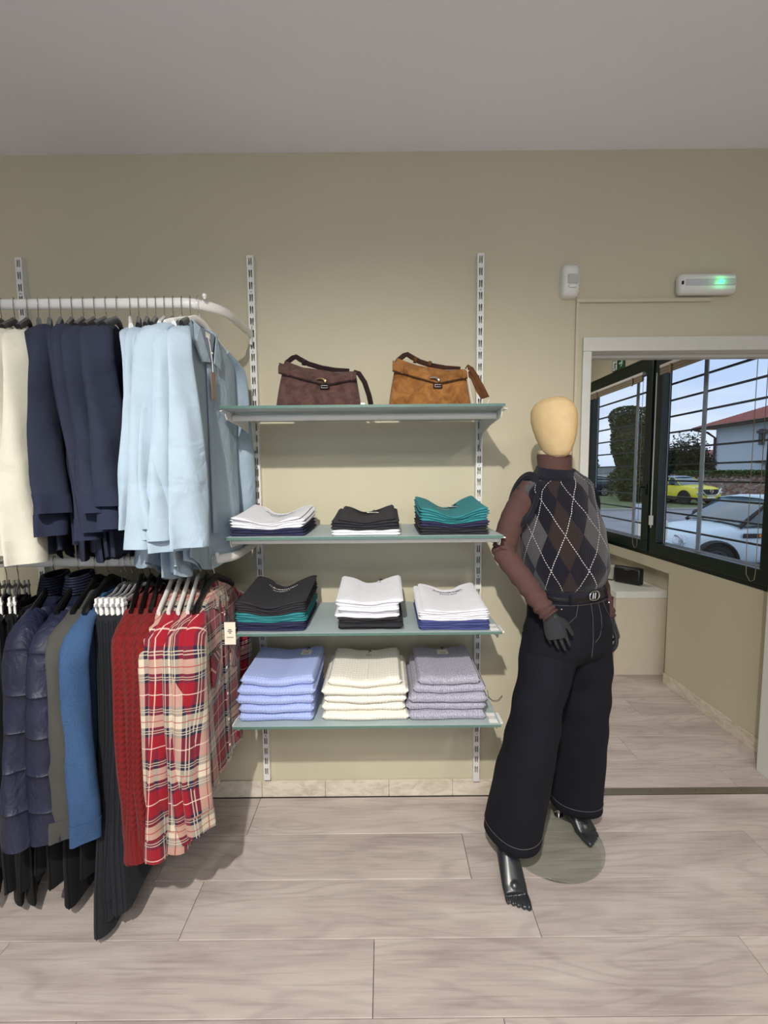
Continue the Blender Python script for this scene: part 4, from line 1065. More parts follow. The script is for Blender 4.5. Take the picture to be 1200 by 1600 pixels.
# black monitor beyond
mt = Matrix.Translation((1.93, 2.05, CT)) @ Matrix.Rotation(R(-24), 4, 'Z')
q = empty('black_monitor', (1.93, 2.05, CT), 'black monitor seen from behind on the cabinet, beyond the soft case', 'monitor')
h = MB(); h.box(-.24, -.02, .065, .10, .02, .30, mt); part(h, 'screen_housing', m_black, q, bevel=.008)
h = MB(); h.box(-.10, -.01, .01, -.05, .03, .15, mt); part(h, 'stand', m_black, q, bevel=.003)
h = MB(); h.box(-.17, -.07, .0005, .02, .08, .012, mt); part(h, 'foot', m_black, q, bevel=.003)
mt = Matrix.Translation((1.90, 1.66, CT)) @ Matrix.Rotation(R(12), 4, 'Z')
h = MB(); h.box(-.035, -.01, .001, .035, .01, .11, mt); thing(h, 'card_box', m_tagc, 'small cream card box between the monitor and the black case', 'box', bevel=.001, smooth=False)
h = MB(); h.tube([(1.78, 1.95, CT+.006), (1.80, 1.80, CT+.006), (1.85, 1.70, CT+.006), (1.83, 1.62, CT+.006), (1.88, 1.58, CT+.006), (1.905, 1.575, CT+.03)], .005, 6); thing(h, 'black_cable', m_black, 'black cable lying on the cabinet top behind the case', 'cable')
h = MB(); h.tube([(.478, -.004, .52), (.482, -.012, .49), (.50, -.018, .475), (.525, -.02, .478), (.545, -.018, .50)], .0015, 5); thing(h, 'hanging_wire', m_bar, 'thin dark wire loop on the wall right of the lowest shelf', 'wire')

# ================================================================ mannequin
MX, MY = .69, -.28
man = empty('mannequin', (MX, MY, 0), 'faceless mannequin with argyle vest and wide dark jeans on a glass base', 'mannequin')
m_lac = plain('dark_grey_lacquer', (38, 42, 46), .30, var=.03)
def head_mat():
    N = NT('cream_head_fabric', .8); co = N.coord(); N.color(N.ramp(N.noise(co, 30, 3), [(.3, s2l((200, 174, 128))), (.7, s2l((208, 184, 138)))])); N.bump(N.noise(co, 700, 1), .15, .001); return N.m
m_head = head_mat(); m_seam = plain('seam_thread', (196, 150, 90), .8)
PHI = R(24); RV = Vector((cos(PHI), sin(PHI), 0)); FV = Vector((sin(PHI), -cos(PHI), 0))
def ring_pts(c, a, b_, n=40, p=1.0, phi=None):
    rv, fv = (RV, FV) if phi is None else (Vector((cos(phi), sin(phi), 0)), Vector((sin(phi), -cos(phi), 0)))
    out = []
    for i in range(n):
        t = 2*pi*i/n; cc, ss = cos(t), sin(t)
        out.append(Vector(c)+rv*a*abs(cc)**p*(1 if cc > 0 else -1)+fv*b_*abs(ss)**p*(1 if ss > 0 else -1))
    return out
def interp(keys, z):
    for k in range(len(keys)-1):
        if (keys[k][0] <= z <= keys[k+1][0]) or (keys[k][0] >= z >= keys[k+1][0]):
            t = (z-keys[k][0])/(keys[k+1][0]-keys[k][0]); t = t*t*(3-2*t)*.5+t*.5
            return [a+(b_-a)*t for a, b_ in zip(keys[k][1:], keys[k+1][1:])]
    return list(keys[-1][1:])
# head: egg with a chin, turned to the right
HC = Vector((.632, -.355, 1.700)); hphi = R(33)
hr = Vector((cos(hphi), sin(hphi), 0)); hf = Vector((sin(hphi), -cos(hphi), 0))
h = MB(); G = []
keys = [(1.590, .022, .026, .014), (1.598, .034, .042, .012), (1.615, .043, .056, .009), (1.64, .052, .068, .006), (1.67, .060, .078, .002), (1.70, .065, .085, -.003), (1.73, .0675, .089, -.007), (1.76, .065, .087, -.010), (1.785, .054, .074, -.011), (1.800, .036, .052, -.011), (1.8075, .016, .024, -.011), (1.809, .002, .003, -.011)]
for k in range(37):
    t = k/36; z = 1.590+(1.809-1.590)*(.5-.5*cos(pi*t))
    a, b_, o_ = interp(keys, z); c = Vector((HC.x, HC.y, z))+hf*(o_+.0)
    G.append([c+hr*a*cos(2*pi*i/40)+hf*b_*sin(2*pi*i/40)*(1 if sin(2*pi*i/40) > 0 else 1.0) for i in range(40)])
h.grid(G, None, True, True, True); head = part(h, 'head', m_head, man, angle=180)
h = MB(); pts = [row[10] + hf*.0006 for row in G[1:]]; h.tube(pts, .0013, 6); o = h.build('centre_seam', m_seam, None); o.parent = head; o.location = (0, 0, 0); o.matrix_parent_inverse = Matrix()
h = MB(); G2 = [ring_pts((.636+(.648-.636)*k/6*-1+.012, -.335+.01*k/6, 1.50+.115*k/6), .050-.006*sin(pi*k/6), .054-.006*sin(pi*k/6), 28, 1, R(25)) for k in range(7)]
h.grid(G2, None, True, True, True); part(h, 'neck', plain('cream_neck', (222, 208, 176), .7), man)
for o_ in (head,):
    for c_ in o_.children: c_.location = Vector((0, 0, 0))

# --- body (one surface: torso, arms with hands, legs with feet), voxel-fused
def chain(b, pts, radii, n=12, flat=1.0, upv=None):
    pts = [Vector(p) for p in pts]
    # densify with catmull-rom
    P = []; Q = []
    for i in range(len(pts)-1):
        p0, p1, p2, p3 = pts[max(i-1, 0)], pts[i], pts[i+1], pts[min(i+2, len(pts)-1)]
        for k in range(4):
            t = k/4; P.append(.5*((2*p1)+(p2-p0)*t+(2*p0-5*p1+4*p2-p3)*t*t+(3*p1-p0-3*p2+p3)*t**3)); Q.append(radii[i]+(radii[i+1]-radii[i])*t)
    P.append(pts[-1]); Q.append(radii[-1])
    b.tube(P, Q, n, ry=[q*flat for q in Q], upv=upv)
    b.ball(P[0], Q[0]*(flat if flat < 1 else 1), n); b.ball(P[-1], Q[-1]*(flat if flat < 1 else 1), n)
def hand(b, wrist, dirv, palmn, side, curl, spread=.12, size=1.0, thumb_in=1):
    """wrist point, direction to the fingers, palm normal (out of the back of the hand), side vector to the thumb side"""
    d = Vector(dirv).normalized(); nrm = Vector(palmn); nrm = (nrm-d*nrm.dot(d)).normalized(); s = d.cross(nrm)*side
    w0 = Vector(wrist)
    G = []
    for t, a, c in ((-.02, .024, .019), (.01, .026, .017), (.035, .034, .0155), (.06, .040, .0145), (.085, .040, .013), (.096, .036, .010)):
        cc = w0+d*t*size; G.append([cc+s*a*size*cos(2*pi*i/16)+nrm*c*size*sin(2*pi*i/16) for i in range(16)])
    b.grid(G, None, True, True, True)
    L = (.072, .082, .077, .060)
    for k in range(4):
        off = (.031-.0207*k)*size; base = w0+d*(.085-.006*abs(k-1.2))*size+s*off
        fd = (d+s*(spread*(1.2-k)*.5)).normalized(); pts = [base-fd*.02*size-nrm*.002, base-fd*.012*size]; p = pts[-1]; ang = 0; ln = L[k]*size
        for q, (fr, cu) in enumerate(((.45, .5), (.30, 1.0), (.25, .8))):
            ang += curl*cu*(1+.12*k); dd = fd*cos(ang)-nrm*sin(ang); p = p+dd*ln*fr; pts.append(p)
        r_ = (.0080, .0083, .0079, .0070)[k]*size
        chain(b, pts, [r_, r_, r_*.95, r_*.86, r_*.70], 8)
    tb = w0+d*.022*size+s*.022*size; td = (d*.72+s*.62-nrm*.35*thumb_in).normalized(); td2 = (d*.93+s*.18-nrm*.35*thumb_in).normalized()
    chain(b, [tb-td*.012, tb+td*.030*size, tb+td*.030*size+td2*.034*size, tb+td*.030*size+td2*.060*size], [.014*size, .0125*size, .0105*size, .0078*size], 8)
def foot(b, ankle, heel, ball_, toe_dir, side, zf=0.0, calf=None):
    """side: unit x sign of the big toe"""
    A, Hh, Bb = Vector(ankle), Vector(heel), Vector(ball_); td = Vector(toe_dir).normalized(); s = Vector((0, 0, 1)).cross(td)*side
    
    chain(b, [A+Vector((0, 0, -.005)), Hh], [.036, .028], 12)
    chain(b, [Hh, (Hh+Bb)/2-Vector((0, 0, .004)), Bb], [.027, .025, .025], 12)
    cl = Vector(calf); path = [(cl, .043, .043), ((cl+A)/2, .041, .042), (A, .039, .042), ((A*2+Bb)/3+Vector((0, 0, .004)), .040, .036), ((A+Bb*2)/3+Vector((0, 0, .004)), .043, .026), (Bb, .045, .019), (Bb+td*.022-Vector((0, 0, .010)), .043, .014)]
    G = []
    for i, (p_, a_, b_) in enumerate(path):
        t_ = (path[min(i+1, 6)][0]-path[max(i-1, 0)][0]).normalized(); nn_ = t_.cross(s).normalized()
        G.append([p_+s*a_*cos(2*pi*k/20)+nn_*b_*sin(2*pi*k/20) for k in range(20)])
    b.grid(G, None, True, True, True)
    for k in range(5):
        off = .033-.0165*k; L = (.060, .056, .049, .042, .035)[k]; r_ = (.0125, .0092, .0086, .0082, .0078)[k]
        p0 = Bb+s*off*.75-td*.015; p0.z = zf+.017; p1 = Bb+s*off+td*L*.55; p1.z = zf+.017-.001*k; p2 = Bb+s*off+td*L; p2.z = zf+r_*.85+.001
        chain(b, [p0, p1, p2], [.015 if k == 0 else .0125, r_*1.05, r_*.92], 8)
h = MB()
# torso
G = []
for z, cx, cy, a, b_ in ((.86, .715, -.30, .11, .07), (.90, .718, -.30, .15, .10), (1.0, .715, -.295, .135, .09), (1.08, .708, -.29, .115, .08), (1.2, .70, -.29, .12, .085), (1.32, .685, -.29, .13, .09), (1.43, .665, -.30, .13, .075), (1.50, .652, -.31, .09, .055), (1.53, .648, -.32, .045, .045)):
    G.append(ring_pts((cx, cy, z), a, b_, 28))
h.grid(G, None, True, True, True)
# arms
RS, REl, RW = Vector((.535, -.335, 1.455)), Vector((.452, -.335, 1.235)), Vector((.582, -.475, 1.035))
chain(h, [RS, (RS+REl)/2+Vector((-.008, 0, 0)), REl, (REl+RW)/2+Vector((0, -.006, -.004)), RW], [.042, .040, .034, .031, .022], 12)
LS, LE, LW = Vector((.785, -.225, 1.445)), Vector((.895, -.105, 1.20)), Vector((.952, -.160, .920))
chain(h, [LS, (LS+LE)/2, LE, (LE+LW)/2, LW], [.042, .040, .033, .030, .022], 12)
hand(h, RW, Vector((.030, -.012, -.10)), Vector((-.42, -.85, .20)), -1, .22, .03, size=.95)
hand(h, LW+Vector((.006, 0, 0)), Vector((.028, -.03, -.10)), Vector((.86, -.45, .22)), 1, .34, .08, size=.98)
# legs
chain(h, [(.65, -.335, .88), (.575, -.39, .60), (.55, -.37, .50), (.50, -.37, .28), (.475, -.415, .13)], [.065, .058, .05, .046, .036], 14)
chain(h, [(.78, -.275, .88), (.80, -.24, .60), (.80, -.20, .50), (.79, -.155, .28), (.785, -.155, .14)], [.065, .058, .05, .046, .036], 14)
foot(h, (.458, -.375, .120), (.462, -.350, .050), (.462, -.512, .034), (.03, -1, 0), 1, 0, (.458, -.365, .25))
foot(h, (.790, -.135, .120), (.782, -.105, .055), (.838, -.250, .038), (.36, -.93, 0), -1, .009, (.788, -.15, .22))
body = part(h, 'body', m_lac, man, angle=0)
rm = body.modifiers.new('fuse', 'REMESH'); rm.mode = 'VOXEL'; rm.voxel_size = .0030; rm.use_smooth_shade = True
sm = body.modifiers.new('smooth', 'SMOOTH'); sm.factor = .5; sm.iterations = 3

# --- base and rod
h = MB(); h.disc((.688, -.268, 0), .205, .008, 96); part(h, 'glass_base', m_clear, man, bevel=.001, angle=60)
h = MB(); h.tube([(.768, -.148, .008), (.768, -.148, .24)], .0045, 10); part(h, 'rod', m_chrome, man)
h = MB(); h.disc((.768, -.148, .009), .020, .003, 24); h.disc((.768, -.148, .012), .009, .026, 16); h.tube([(.748, -.148, .026), (.788, -.148, .026)], .004, 8); h.disc((.768, -.148, .038), .013, .003, 20); part(h, 'rod_fitting', m_chrome, man)

# --- turtleneck
m_brown = fabric('brown_jersey', (84, 60, 56), .05, wr=14, wrs=.35, bump=.4)
h = MB(); G = []
for z, a, b_ in ((1.500, .105, .070), (1.520, .076, .066), (1.535, .063, .062), (1.555, .059, .060), (1.575, .059, .061), (1.592, .060, .062), (1.600, .059, .061), (1.596, .055, .057), (1.575, .054, .056)):
    G.append([p+Vector((0, 0, .010*cos(2*pi*i/40)*0-.004*sin(2*pi*i/40))) for i, p in enumerate(ring_pts((.648-.012*(z-1.5)*10*.5, -.325, z), a, b_, 40, 1, R(25)))])
h.grid(G, None, True); part(h, 'turtleneck_collar', m_brown, man, solid=.002)
def sleeve(pts, rad, name, seed, wr=.002, wrist_wr=.005):
    h = MB(); pts = [Vector(p) for p in pts]; P = []; Q = []
    for i in range(len(pts)-1):
        p0, p1, p2, p3 = pts[max(i-1, 0)], pts[i], pts[i+1], pts[min(i+2, len(pts)-1)]
        for k in range(12):
            t = k/12; P.append(.5*((2*p1)+(p2-p0)*t+(2*p0-5*p1+4*p2-p3)*t*t+(3*p1-p0-3*p2+p3)*t**3)); Q.append(rad[i]+(rad[i+1]-rad[i])*t)
    P.append(pts[-1]); Q.append(rad[-1]); n = 28; G = []; L = len(P); last = Vector((0, 1, 0))
    for i, p in enumerate(P):
        t = (P[min(i+1, L-1)]-P[max(i-1, 0)]).normalized(); a = (last-t*last.dot(t)).normalized(); b_ = t.cross(a); last = a; s = i/L
        row = []
        for k in range(n):
            an = 2*pi*k/n; am = wr+(wrist_wr-wr)*sstep(.6, .85, s)*(1-sstep(.97, 1, s)); am += .0025*math.exp(-((s-.5)/.06)**2)
            rr = Q[i]+am*sin(i*1.25+1.3*sin(an+seed)+.8*sin(2*an))+.002*noise.noise(p*30+Vector((an, 0, 0)))
            row.append(p+(a*cos(an)+b_*sin(an))*rr)
        G.append(row)
    h.grid(G, None, True); part(h, name, m_brown, man, solid=.0015)
sleeve([RS+Vector((.03, 0, .02)), RS+Vector((-.006, -.002, -.03)), (RS+REl)/2+Vector((-.010, 0, 0)), REl+Vector((.006, 0, .02)), REl+Vector((.008, -.012, -.015)), (REl+RW)/2+Vector((0, -.006, -.004)), RW+Vector((-.018, .018, .020)), RW+Vector((.004, -.003, -.008))], [.050, .052, .047, .043, .041, .037, .033, .030], 'sleeve', 1.2, .0008, .0035)
sleeve([LS+Vector((-.02, 0, .02)), LS, (LS+LE)/2, LE+Vector((0, 0, .02)), LE+Vector((.003, -.01, -.015)), (LE+LW)/2, LW+Vector((-.004, .006, .02)), LW+Vector((0, 0, -.004))], [.048, .049, .045, .042, .040, .036, .031, .029], 'sleeve', 4.2, .0008, .0035)

# --- argyle vest
def argyle():
    N = NT('argyle_knit', .95, 0, .15); sp = N.n('ShaderNodeSeparateXYZ'); N.l(N.coord('UV'), sp.inputs[0]); u, v = sp.outputs[0], sp.outputs[1]
    A, B = .136, .262
    p = N.math('ADD', N.math('DIVIDE', u, A), N.math('DIVIDE', v, B)); q = N.math('SUBTRACT', N.math('DIVIDE', u, A), N.math('DIVIDE', v, B))
    i, j = N.math('FLOOR', p), N.math('FLOOR', q); s = N.math('FLOORED_MODULO', N.math('ADD', i, j), 4)
    navy, brown, grey = s2l((24, 23, 33)), s2l((46, 38, 36)), s2l((76, 76, 78))
    fl = N.ramp(N.noise(N.coord(), 520, 2, .7), [(.38, (.55, .55, .55)), (.62, (1.35, 1.35, 1.35))])
    c = N.mix(N.math('COMPARE', s, 0, .1), navy, grey); c = N.mix(N.math('COMPARE', s, 2, .1), c, brown)
    c = N.mix(.8, c, fl, 'MULTIPLY')
    dots = N.math('GREATER_THAN', N.math('FRACT', N.math('MULTIPLY', v, 118)), .42)
    for w_ in (p, q):
        fr = N.math('ABSOLUTE', N.math('SUBTRACT', N.math('FRACT', w_), .5))
        m = N.math('MULTIPLY', N.math('LESS_THAN', fr, .0105), dots)
        c = N.mix(m, c, s2l((206, 204, 206)))
    N.color(c); N.b.inputs['Sheen Weight'].default_value = .15
    N.bump(N.math('ADD', N.math('SINE', N.math('MULTIPLY', u, 900)), N.math('MULTIPLY', N.noise(N.coord(), 400, 2), 1.5)), .35, .001); return N.m
m_arg = argyle(); m_vrib = knit('navy_vest_rib', (28, 28, 38), 900, 40, .002, .2)
VK = [(1.095, .715, -.300, .148, .105), (1.125, .714, -.302, .158, .118), (1.165, .711, -.302, .170, .128), (1.22, .704, -.300, .172, .128), (1.30, .692, -.300, .164, .124), (1.38, .676, -.303, .153, .114), (1.43, .666, -.306, .150, .102), (1.475, .659, -.312, .156, .088), (1.500, .655, -.318, .136, .078), (1.520, .652, -.322, .100, .070), (1.538, .650, -.324, .071, .064)]
h = MB(); G = []; UV = []; n = 72; K = 44
for k in range(K+1):
    z = 1.095+(1.538-1.095)*k/K; cx, cy, a, b_ = interp(VK, z); row = ring_pts((cx, cy, z), a, b_, n, .88)
    for i in range(n):
        t = 2*pi*i/n; s = k/K
        row[i] = row[i]+(row[i]-Vector((cx, cy, z))).normalized()*(.0035*sin(t*5+s*7)*(1-s)+.004*noise.noise(row[i]*9))
        row[i].z += (.012*cos(t)*s*s) - .016*sin(t)*(1-s)**3*.0 - (.012*sin(t) if k > K-6 else 0)*(k-K+6)/6
    G.append(row); UV.append([((2*pi*i/n-pi/2)*.150+.118, z+.001) for i in range(n)])
h.grid(G, UV, True); part(h, 'vest', m_arg, man, solid=.004)
h = MB(); G = []; UV = []
for k in range(9):
    z = 1.096-.042*k/8; cx, cy, a, b_ = interp(VK, 1.10); q = 1-.04*sin(k/8*pi/2); row = ring_pts((cx+.001*k, cy, z), a*q+.002, b_*q+.002, n, .9); 
    for i in range(n):
        t = 2*pi*i/n; row[i].z += .026*sin(t)*max(0, sin(t))*0 + (-.034*k/8)*max(0, cos(t-2.75))
    G.append(row); UV.append([(2*pi*i/n*.15, z) for i in range(n)])
h.grid(G, UV, True); part(h, 'hem_rib', m_vrib, man, solid=.004)
h = MB(); G = []; UV = []
for z, a, b_ in ((1.512, .100, .074), (1.526, .080, .071), (1.538, .070, .068), (1.550, .066, .066), (1.550, .062, .062)):
    G.append([p+Vector((0, 0, -.010*sin(2*pi*i/40))) for i, p in enumerate(ring_pts((.650-.003, -.324, z), a, b_, 40, 1, R(25)))]); UV.append([(2*pi*i/40*.07, z) for i in range(40)])
h.grid(G, UV, True); part(h, 'neck_rib', m_vrib, man, solid=.003)
def armhole(c, ax, a, b_):
    ax = Vector(ax).normalized(); s = Vector((0, 0, 1)); s = (s-ax*s.dot(ax)).normalized(); t_ = ax.cross(s); h = MB(); c = Vector(c)
    pts = [c+s*a*cos(2*pi*k/32)+t_*b_*sin(2*pi*k/32) for k in range(33)]
    h.tube(pts, .005, 8, ry=.016, upv=tuple(ax)); part(h, 'armhole_rib', m_vrib, man)
armhole((.522, -.350, 1.436), (-RV*.93+Vector((0, 0, .26))), .090, .066)
armhole((.800, -.228, 1.428), (RV*.93+Vector((0, 0, .26))), .086, .064)

for c_, sg_, a_, b_ in ((Vector((.522, -.350, 1.436)), 1, .090, .066), (Vector((.800, -.228, 1.428)), -1, .086, .064)):
    ax = (-RV*.93*sg_+Vector((0, 0, .26))).normalized(); s_ = Vector((0, 0, 1)); s_ = (s_-ax*s_.dot(ax)).normalized(); t_ = ax.cross(s_); h = MB(); G = []
    for q in range(5):
        row = []
        for k in range(21):
            th_ = R(-115+230*k/20); p = c_+s_*a_*cos(th_)+t_*b_*sin(th_); f_ = q/4
            p = p+RV*sg_*(.080*f_)+Vector((0, 0, (.020*f_-.006*f_*f_)*max(0, cos(th_)))); cc = c_+RV*sg_*.06; p = p+(cc-p)*(.10*f_*(1-max(0, cos(th_)))); row.append(p)
        G.append(row)
    h.grid(G, [[(k*.012, q*.02) for k in range(21)] for q in range(5)]); part(h, 'shoulder_panel', m_vrib, man, solid=.004)
# --- jeans
h = MB(); n = 56
def merge(c1, a1, b1, c2, a2, b2): pass
TK = [(1.105, .716, -.292, .142, .104), (1.08, .718, -.294, .150, .108), (1.0, .722, -.298, .170, .118), (.92, .721, -.302, .184, .122), (.86, .719, -.305, .188, .122), (.82, .718, -.308, .178, .100), (.79, .716, -.308, .150, .07)]
G = []
for k in range(23):
    z = 1.105-(1.105-.79)*k/22; cx, cy, a, b_ = interp(TK, z); row = ring_pts((cx, cy, z), a, b_, n, .9)
    for i in range(n):
        t = 2*pi*i/n; row[i] = row[i]+(row[i]-Vector((cx, cy, z))).normalized()*(.003*sin(z*60+3*sin(t*2))*sstep(0, .5, k/22)-.018*math.exp(-((t-pi/2)/.16)**2)*sstep(.55, 1, k/22))
    G.append(row)
h.grid(G, None, True, False, True)
def leg(keys, seed):
    G = []; K = 44; z0, z1 = keys[0][0], keys[-1][0]
    for k in range(K+1):
        z = z0+(z1-z0)*k/K; cx, cy, a, b_, ph_ = interp(keys, z); row = ring_pts((cx, cy, z), a, b_, 44, .95, ph_); s = k/K
        for i in range(44):
            t = 2*pi*i/44
            row[i] = row[i]+(row[i]-Vector((cx, cy, z))).normalized()*(.006*s*sin(t*3+seed+2*s)+.0035*sin(z*42+seed+2.2*sin(t+seed))*math.exp(-((s-.35)/.25)**2)+.006*noise.noise(row[i]*6))
        G.append(row)
    return G
KL = [(.90, .640, -.325, .095, .100, .42), (.80, .624, -.348, .100, .104, .42), (.66, .583, -.385, .088, .094, .35), (.50, .553, -.392, .094, .100, .25), (.38, .528, -.395, .100, .106, .18), (.150, .493, -.402, .108, .112, .12)]
KR = [(.90, .800, -.278, .095, .100, .42), (.80, .808, -.262, .095, .104, .42), (.66, .824, -.240, .096, .096, .4), (.50, .828, -.222, .094, .098, .35), (.38, .825, -.208, .094, .102, .3), (.110, .818, -.190, .098, .112, .3)]
GL, GR = leg(KL, 1.0), leg(KR, 3.0)
h.grid(GL, None, True); h.grid(GR, None, True)
part(h, 'jeans', m_dind, man, solid=.003)
m_stitch = plain('pale_stitching', (92, 86, 86), .8)
for Gx in (GL, GR):
    q = MB(); row = Gx[-3]; c = sum(row, Vector())/len(row); pts = [c+(p-c)*1.025 for p in row]; q.tube(pts+[pts[0]], .0011, 5); part(q, 'hem_stitching', m_stitch, man)
def onjeans(t, z, off=.004):
    cx, cy, a, b_ = interp(TK, z); p = Vector((cx, cy, z))+RV*a*abs(cos(t))**.9*(1 if cos(t) > 0 else -1)+FV*b_*abs(sin(t))**.9; return p+(p-Vector((cx, cy, z))).normalized()*off
for pts in ([(pi/2+.02, z) for z in (1.05, 1.0, .95, .90, .85)], [(pi/2-.18, 1.05), (pi/2-.20, 1.0), (pi/2-.20, .96), (pi/2-.13, .925), (pi/2-.02, .905)], [(pi/2+.35, 1.05), (pi/2+.42, 1.01), (pi/2+.60, .985), (pi/2+.85, .98)], [(pi/2-.38, 1.05), (pi/2-.45, 1.01), (pi/2-.62, .985), (pi/2-.9, .98)], [(pi/2+.32+.1*k, 1.048) for k in range(-12, 10)]):
    q = MB(); q.tube([onjeans(t, z, .0035) for t, z in pts], .0008, 5); part(q, 'stitching', m_stitch, man)
q = MB(); G = []
for z, o_ in ((1.060, .004), (1.064, .007), (1.092, .007), (1.096, .004)):
    G.append([onjeans(2*pi*i/56, z, o_) if sin(2*pi*i/56) >= 0 else (lambda p, c: p+(p-c).normalized()*o_)(*(lambda a_: (Vector((interp(TK, z)[0], interp(TK, z)[1], z))+RV*interp(TK, z)[2]*abs(cos(a_))**.9*(1 if cos(a_) > 0 else -1)-FV*interp(TK, z)[3]*abs(sin(a_))**.9, Vector((interp(TK, z)[0], interp(TK, z)[1], z))))(2*pi*i/56)) for i in range(56)])
q.grid(G, None, True); part(q, 'belt', m_black, man)
bc = onjeans(pi/2-.04, 1.078, .012); q = MB(); bt = RV
pts = [bc+bt*(.030*cos(a_)*(abs(cos(a_))**-.3 if abs(cos(a_)) > .05 else 1))*.8+Vector((0, 0, .017*sin(a_))) for a_ in [2*pi*k/28 for k in range(29)]]
q.tube(pts, .0028, 8); part(q, 'buckle', m_chrome, man)
q = MB(); 
for dx in (-.007, .004): q.tube([bc+bt*(dx-.001)+Vector((0, 0, -.011)), bc+bt*(dx+.002)+Vector((0, 0, .011))], .0026, 6)
q.tube([bc+bt*-.008, bc+bt*.007], .0024, 6); part(q, 'buckle_emblem', m_chrome, man)
for t in (pi/2+.55, pi/2-.62, pi/2+1.2):
    q = MB(); a_, c_ = onjeans(t, 1.102, .009), onjeans(t, 1.052, .009); q.tube([a_, (a_+c_)/2+(FV*.002), c_], .0022, 6, ry=.0055, upv=tuple(FV)); part(q, 'belt_loop', m_dind, man)
q = MB(); q.ball(onjeans(pi/2+.78, 1.035, .004), .0032, 8); q.ball(onjeans(pi/2-.78, 1.03, .004), .0032, 8); part(q, 'rivets', m_chrome, man)

# ================================================================ outside the window
GZ = -.34
def asphalt():
    N = NT('asphalt', .9); co = N.coord(); N.color(N.ramp(N.noise(co, 1.2, 5), [(.3, s2l((128, 130, 138))), (.7, s2l((150, 152, 158)))])); return N.m
def grassm():
    N = NT('grass_ground', 1.0); co = N.coord(); N.color(N.ramp(N.noise(co, 2.2, 8, .65), [(.3, s2l((70, 92, 52))), (.6, s2l((112, 124, 78))), (.75, s2l((134, 132, 108)))])); return N.m
h = MB(); h.box(2.32, -14, GZ-.3, 90, 19.7, GZ); struct(h, 'ground_asphalt', asphalt())
h = MB(); h.box(2.32, 20.0, GZ-.3, 110, 80, GZ+.06); struct(h, 'ground_grass', grassm())
h = MB(); h.box(2.32, 19.7, GZ-.3, 110, 20.0, GZ+.10); struct(h, 'kerb', plain('concrete_kerb', (158, 158, 154), .9))
def leaves(name, c1, c2):
    N = NT(name, .8, 0, .2); oi = N.noise(N.coord(), 3.5, 4); N.color(N.ramp(oi, [(.35, s2l(c1)), (.65, s2l(c2))])); return N.m
def foliage(shape, n, size, seed, mats, name, label, cat, group=None, loc=(0, 0, 0), core=None):
    """shape(rnd)->point; thousands of small leaves, one thing with foliage as countless stuff"""
    rnd = random.Random(seed); h = MB()
    for _ in range(n):
        p = Vector(shape(rnd)); a = rnd.random()*6.3; t = rnd.uniform(-1, 1); s_ = size*rnd.uniform(.6, 1.4)
        d = Vector((cos(a), sin(a), t)).normalized(); q = d.cross(Vector((rnd.uniform(-1, 1), rnd.uniform(-1, 1), rnd.uniform(-1, 1)))).normalized()
        h.poly([p-d*s_, p+q*s_*.5, p+d*s_, p-q*s_*.5], [(0, 0), (1, 0), (1, 1), (0, 1)])
    r = empty(name, loc, label, cat, group)
    o = part(h, 'foliage', mats, r, smooth=False); o['kind'] = 'stuff'
    if core: part(core, 'trunk', plain('bark_'+name, (70, 60, 48), .9), r)
    return r
# ivy-covered tree, left sash: px 945..1010, y 635..755 seen at depth ~26 m
mI = leaves('ivy_leaves', (38, 52, 30), (84, 98, 58))
def ivy(rnd):
    z = rnd.random(); a = rnd.random()*6.3; rr = (1.16 if z < .85 else 1.16*sqrt(max(0, 1-((z-.85)/.15)**2)))*rnd.uniform(.86, 1.03)+.10*sin(z*14)
    return (15.3+rr*1.1*cos(a)*(1-.35*(1-z))+.7*(1-z), 26+rr*sin(a)*.9, -.25+5.9*z)
c_ = MB(); c_.tube([(16, 26, -.3), (15.4, 26, 4.0), (15.3, 26, 5.3)], [.65, .98, .6], 14)
foliage(ivy, 11000, .085, 3, mI, 'ivy_tree', 'tall column-like tree stump covered in ivy, beyond the left window sash', 'tree', None, (15.6, 26, -.28), c_)
mD = leaves('dark_shrub_leaves', (28, 34, 24), (62, 70, 48))
def bush(cx, cy, w_, d, h_, z0=0, spiky=0):
    def f(rnd):
        t = rnd.uniform(-1, 1); a = rnd.uniform(-1, 1); top = h_*(1-.35*t*t)*(1+spiky*.35*sin(t*41)*rnd.random())
        return (cx+t*w_, cy+a*d*sqrt(max(0, 1-t*t*.6)), z0+top*rnd.random()**.6)
    return f
foliage(bush(20.6, 28.2, 1.7, .8, 3.5, -.28, 1), 14000, .09, 5, mD, 'dark_shrub', 'dark spiky shrub behind the yellow car', 'shrub', 'shrubs across the road', (20.6, 28.2, -.28))
foliage(bush(17.1, 25.6, .9, .5, 1.75, -.28), 3000, .07, 6, leaves('hedge_leaves', (40, 66, 30), (86, 116, 58)), 'green_hedge', 'low bright green hedge behind the roof of the yellow car', 'hedge', None, (17.1, 25.6, -.28))
foliage(bush(17.6, 29.5, 1.5, .7, 2.5, -.28), 3500, .08, 9, mI, 'green_bush', 'tall green bush next to the ivy-covered tree', 'bush', None, (17.6, 29.5, -.28))
foliage(lambda r_: (18.6+11*r_.random(), 26.0+.5*r_.random(), 1.42+.22*r_.random()-.35*r_.random()**4), 5000, .07, 7, leaves('creeper_leaves', (40, 62, 32), (84, 110, 62)), 'wall_creeper', 'green creeper along the top of the stone wall', 'creeper', None, (24, 26.2, 1.2))
def conif(rnd):
    z = rnd.random(); a = rnd.random()*6.3; rr = .9*(1-z)**.8*(.7+.3*sin(z*40)); return (30.6+rr*1.5*cos(a), 62+rr*sin(a), -.28+4.4*z)
foliage(conif, 1500, .12, 8, mD, 'small_conifer', 'small dark conifer above the far white wall', 'tree', None, (30.6, 62, -.28))
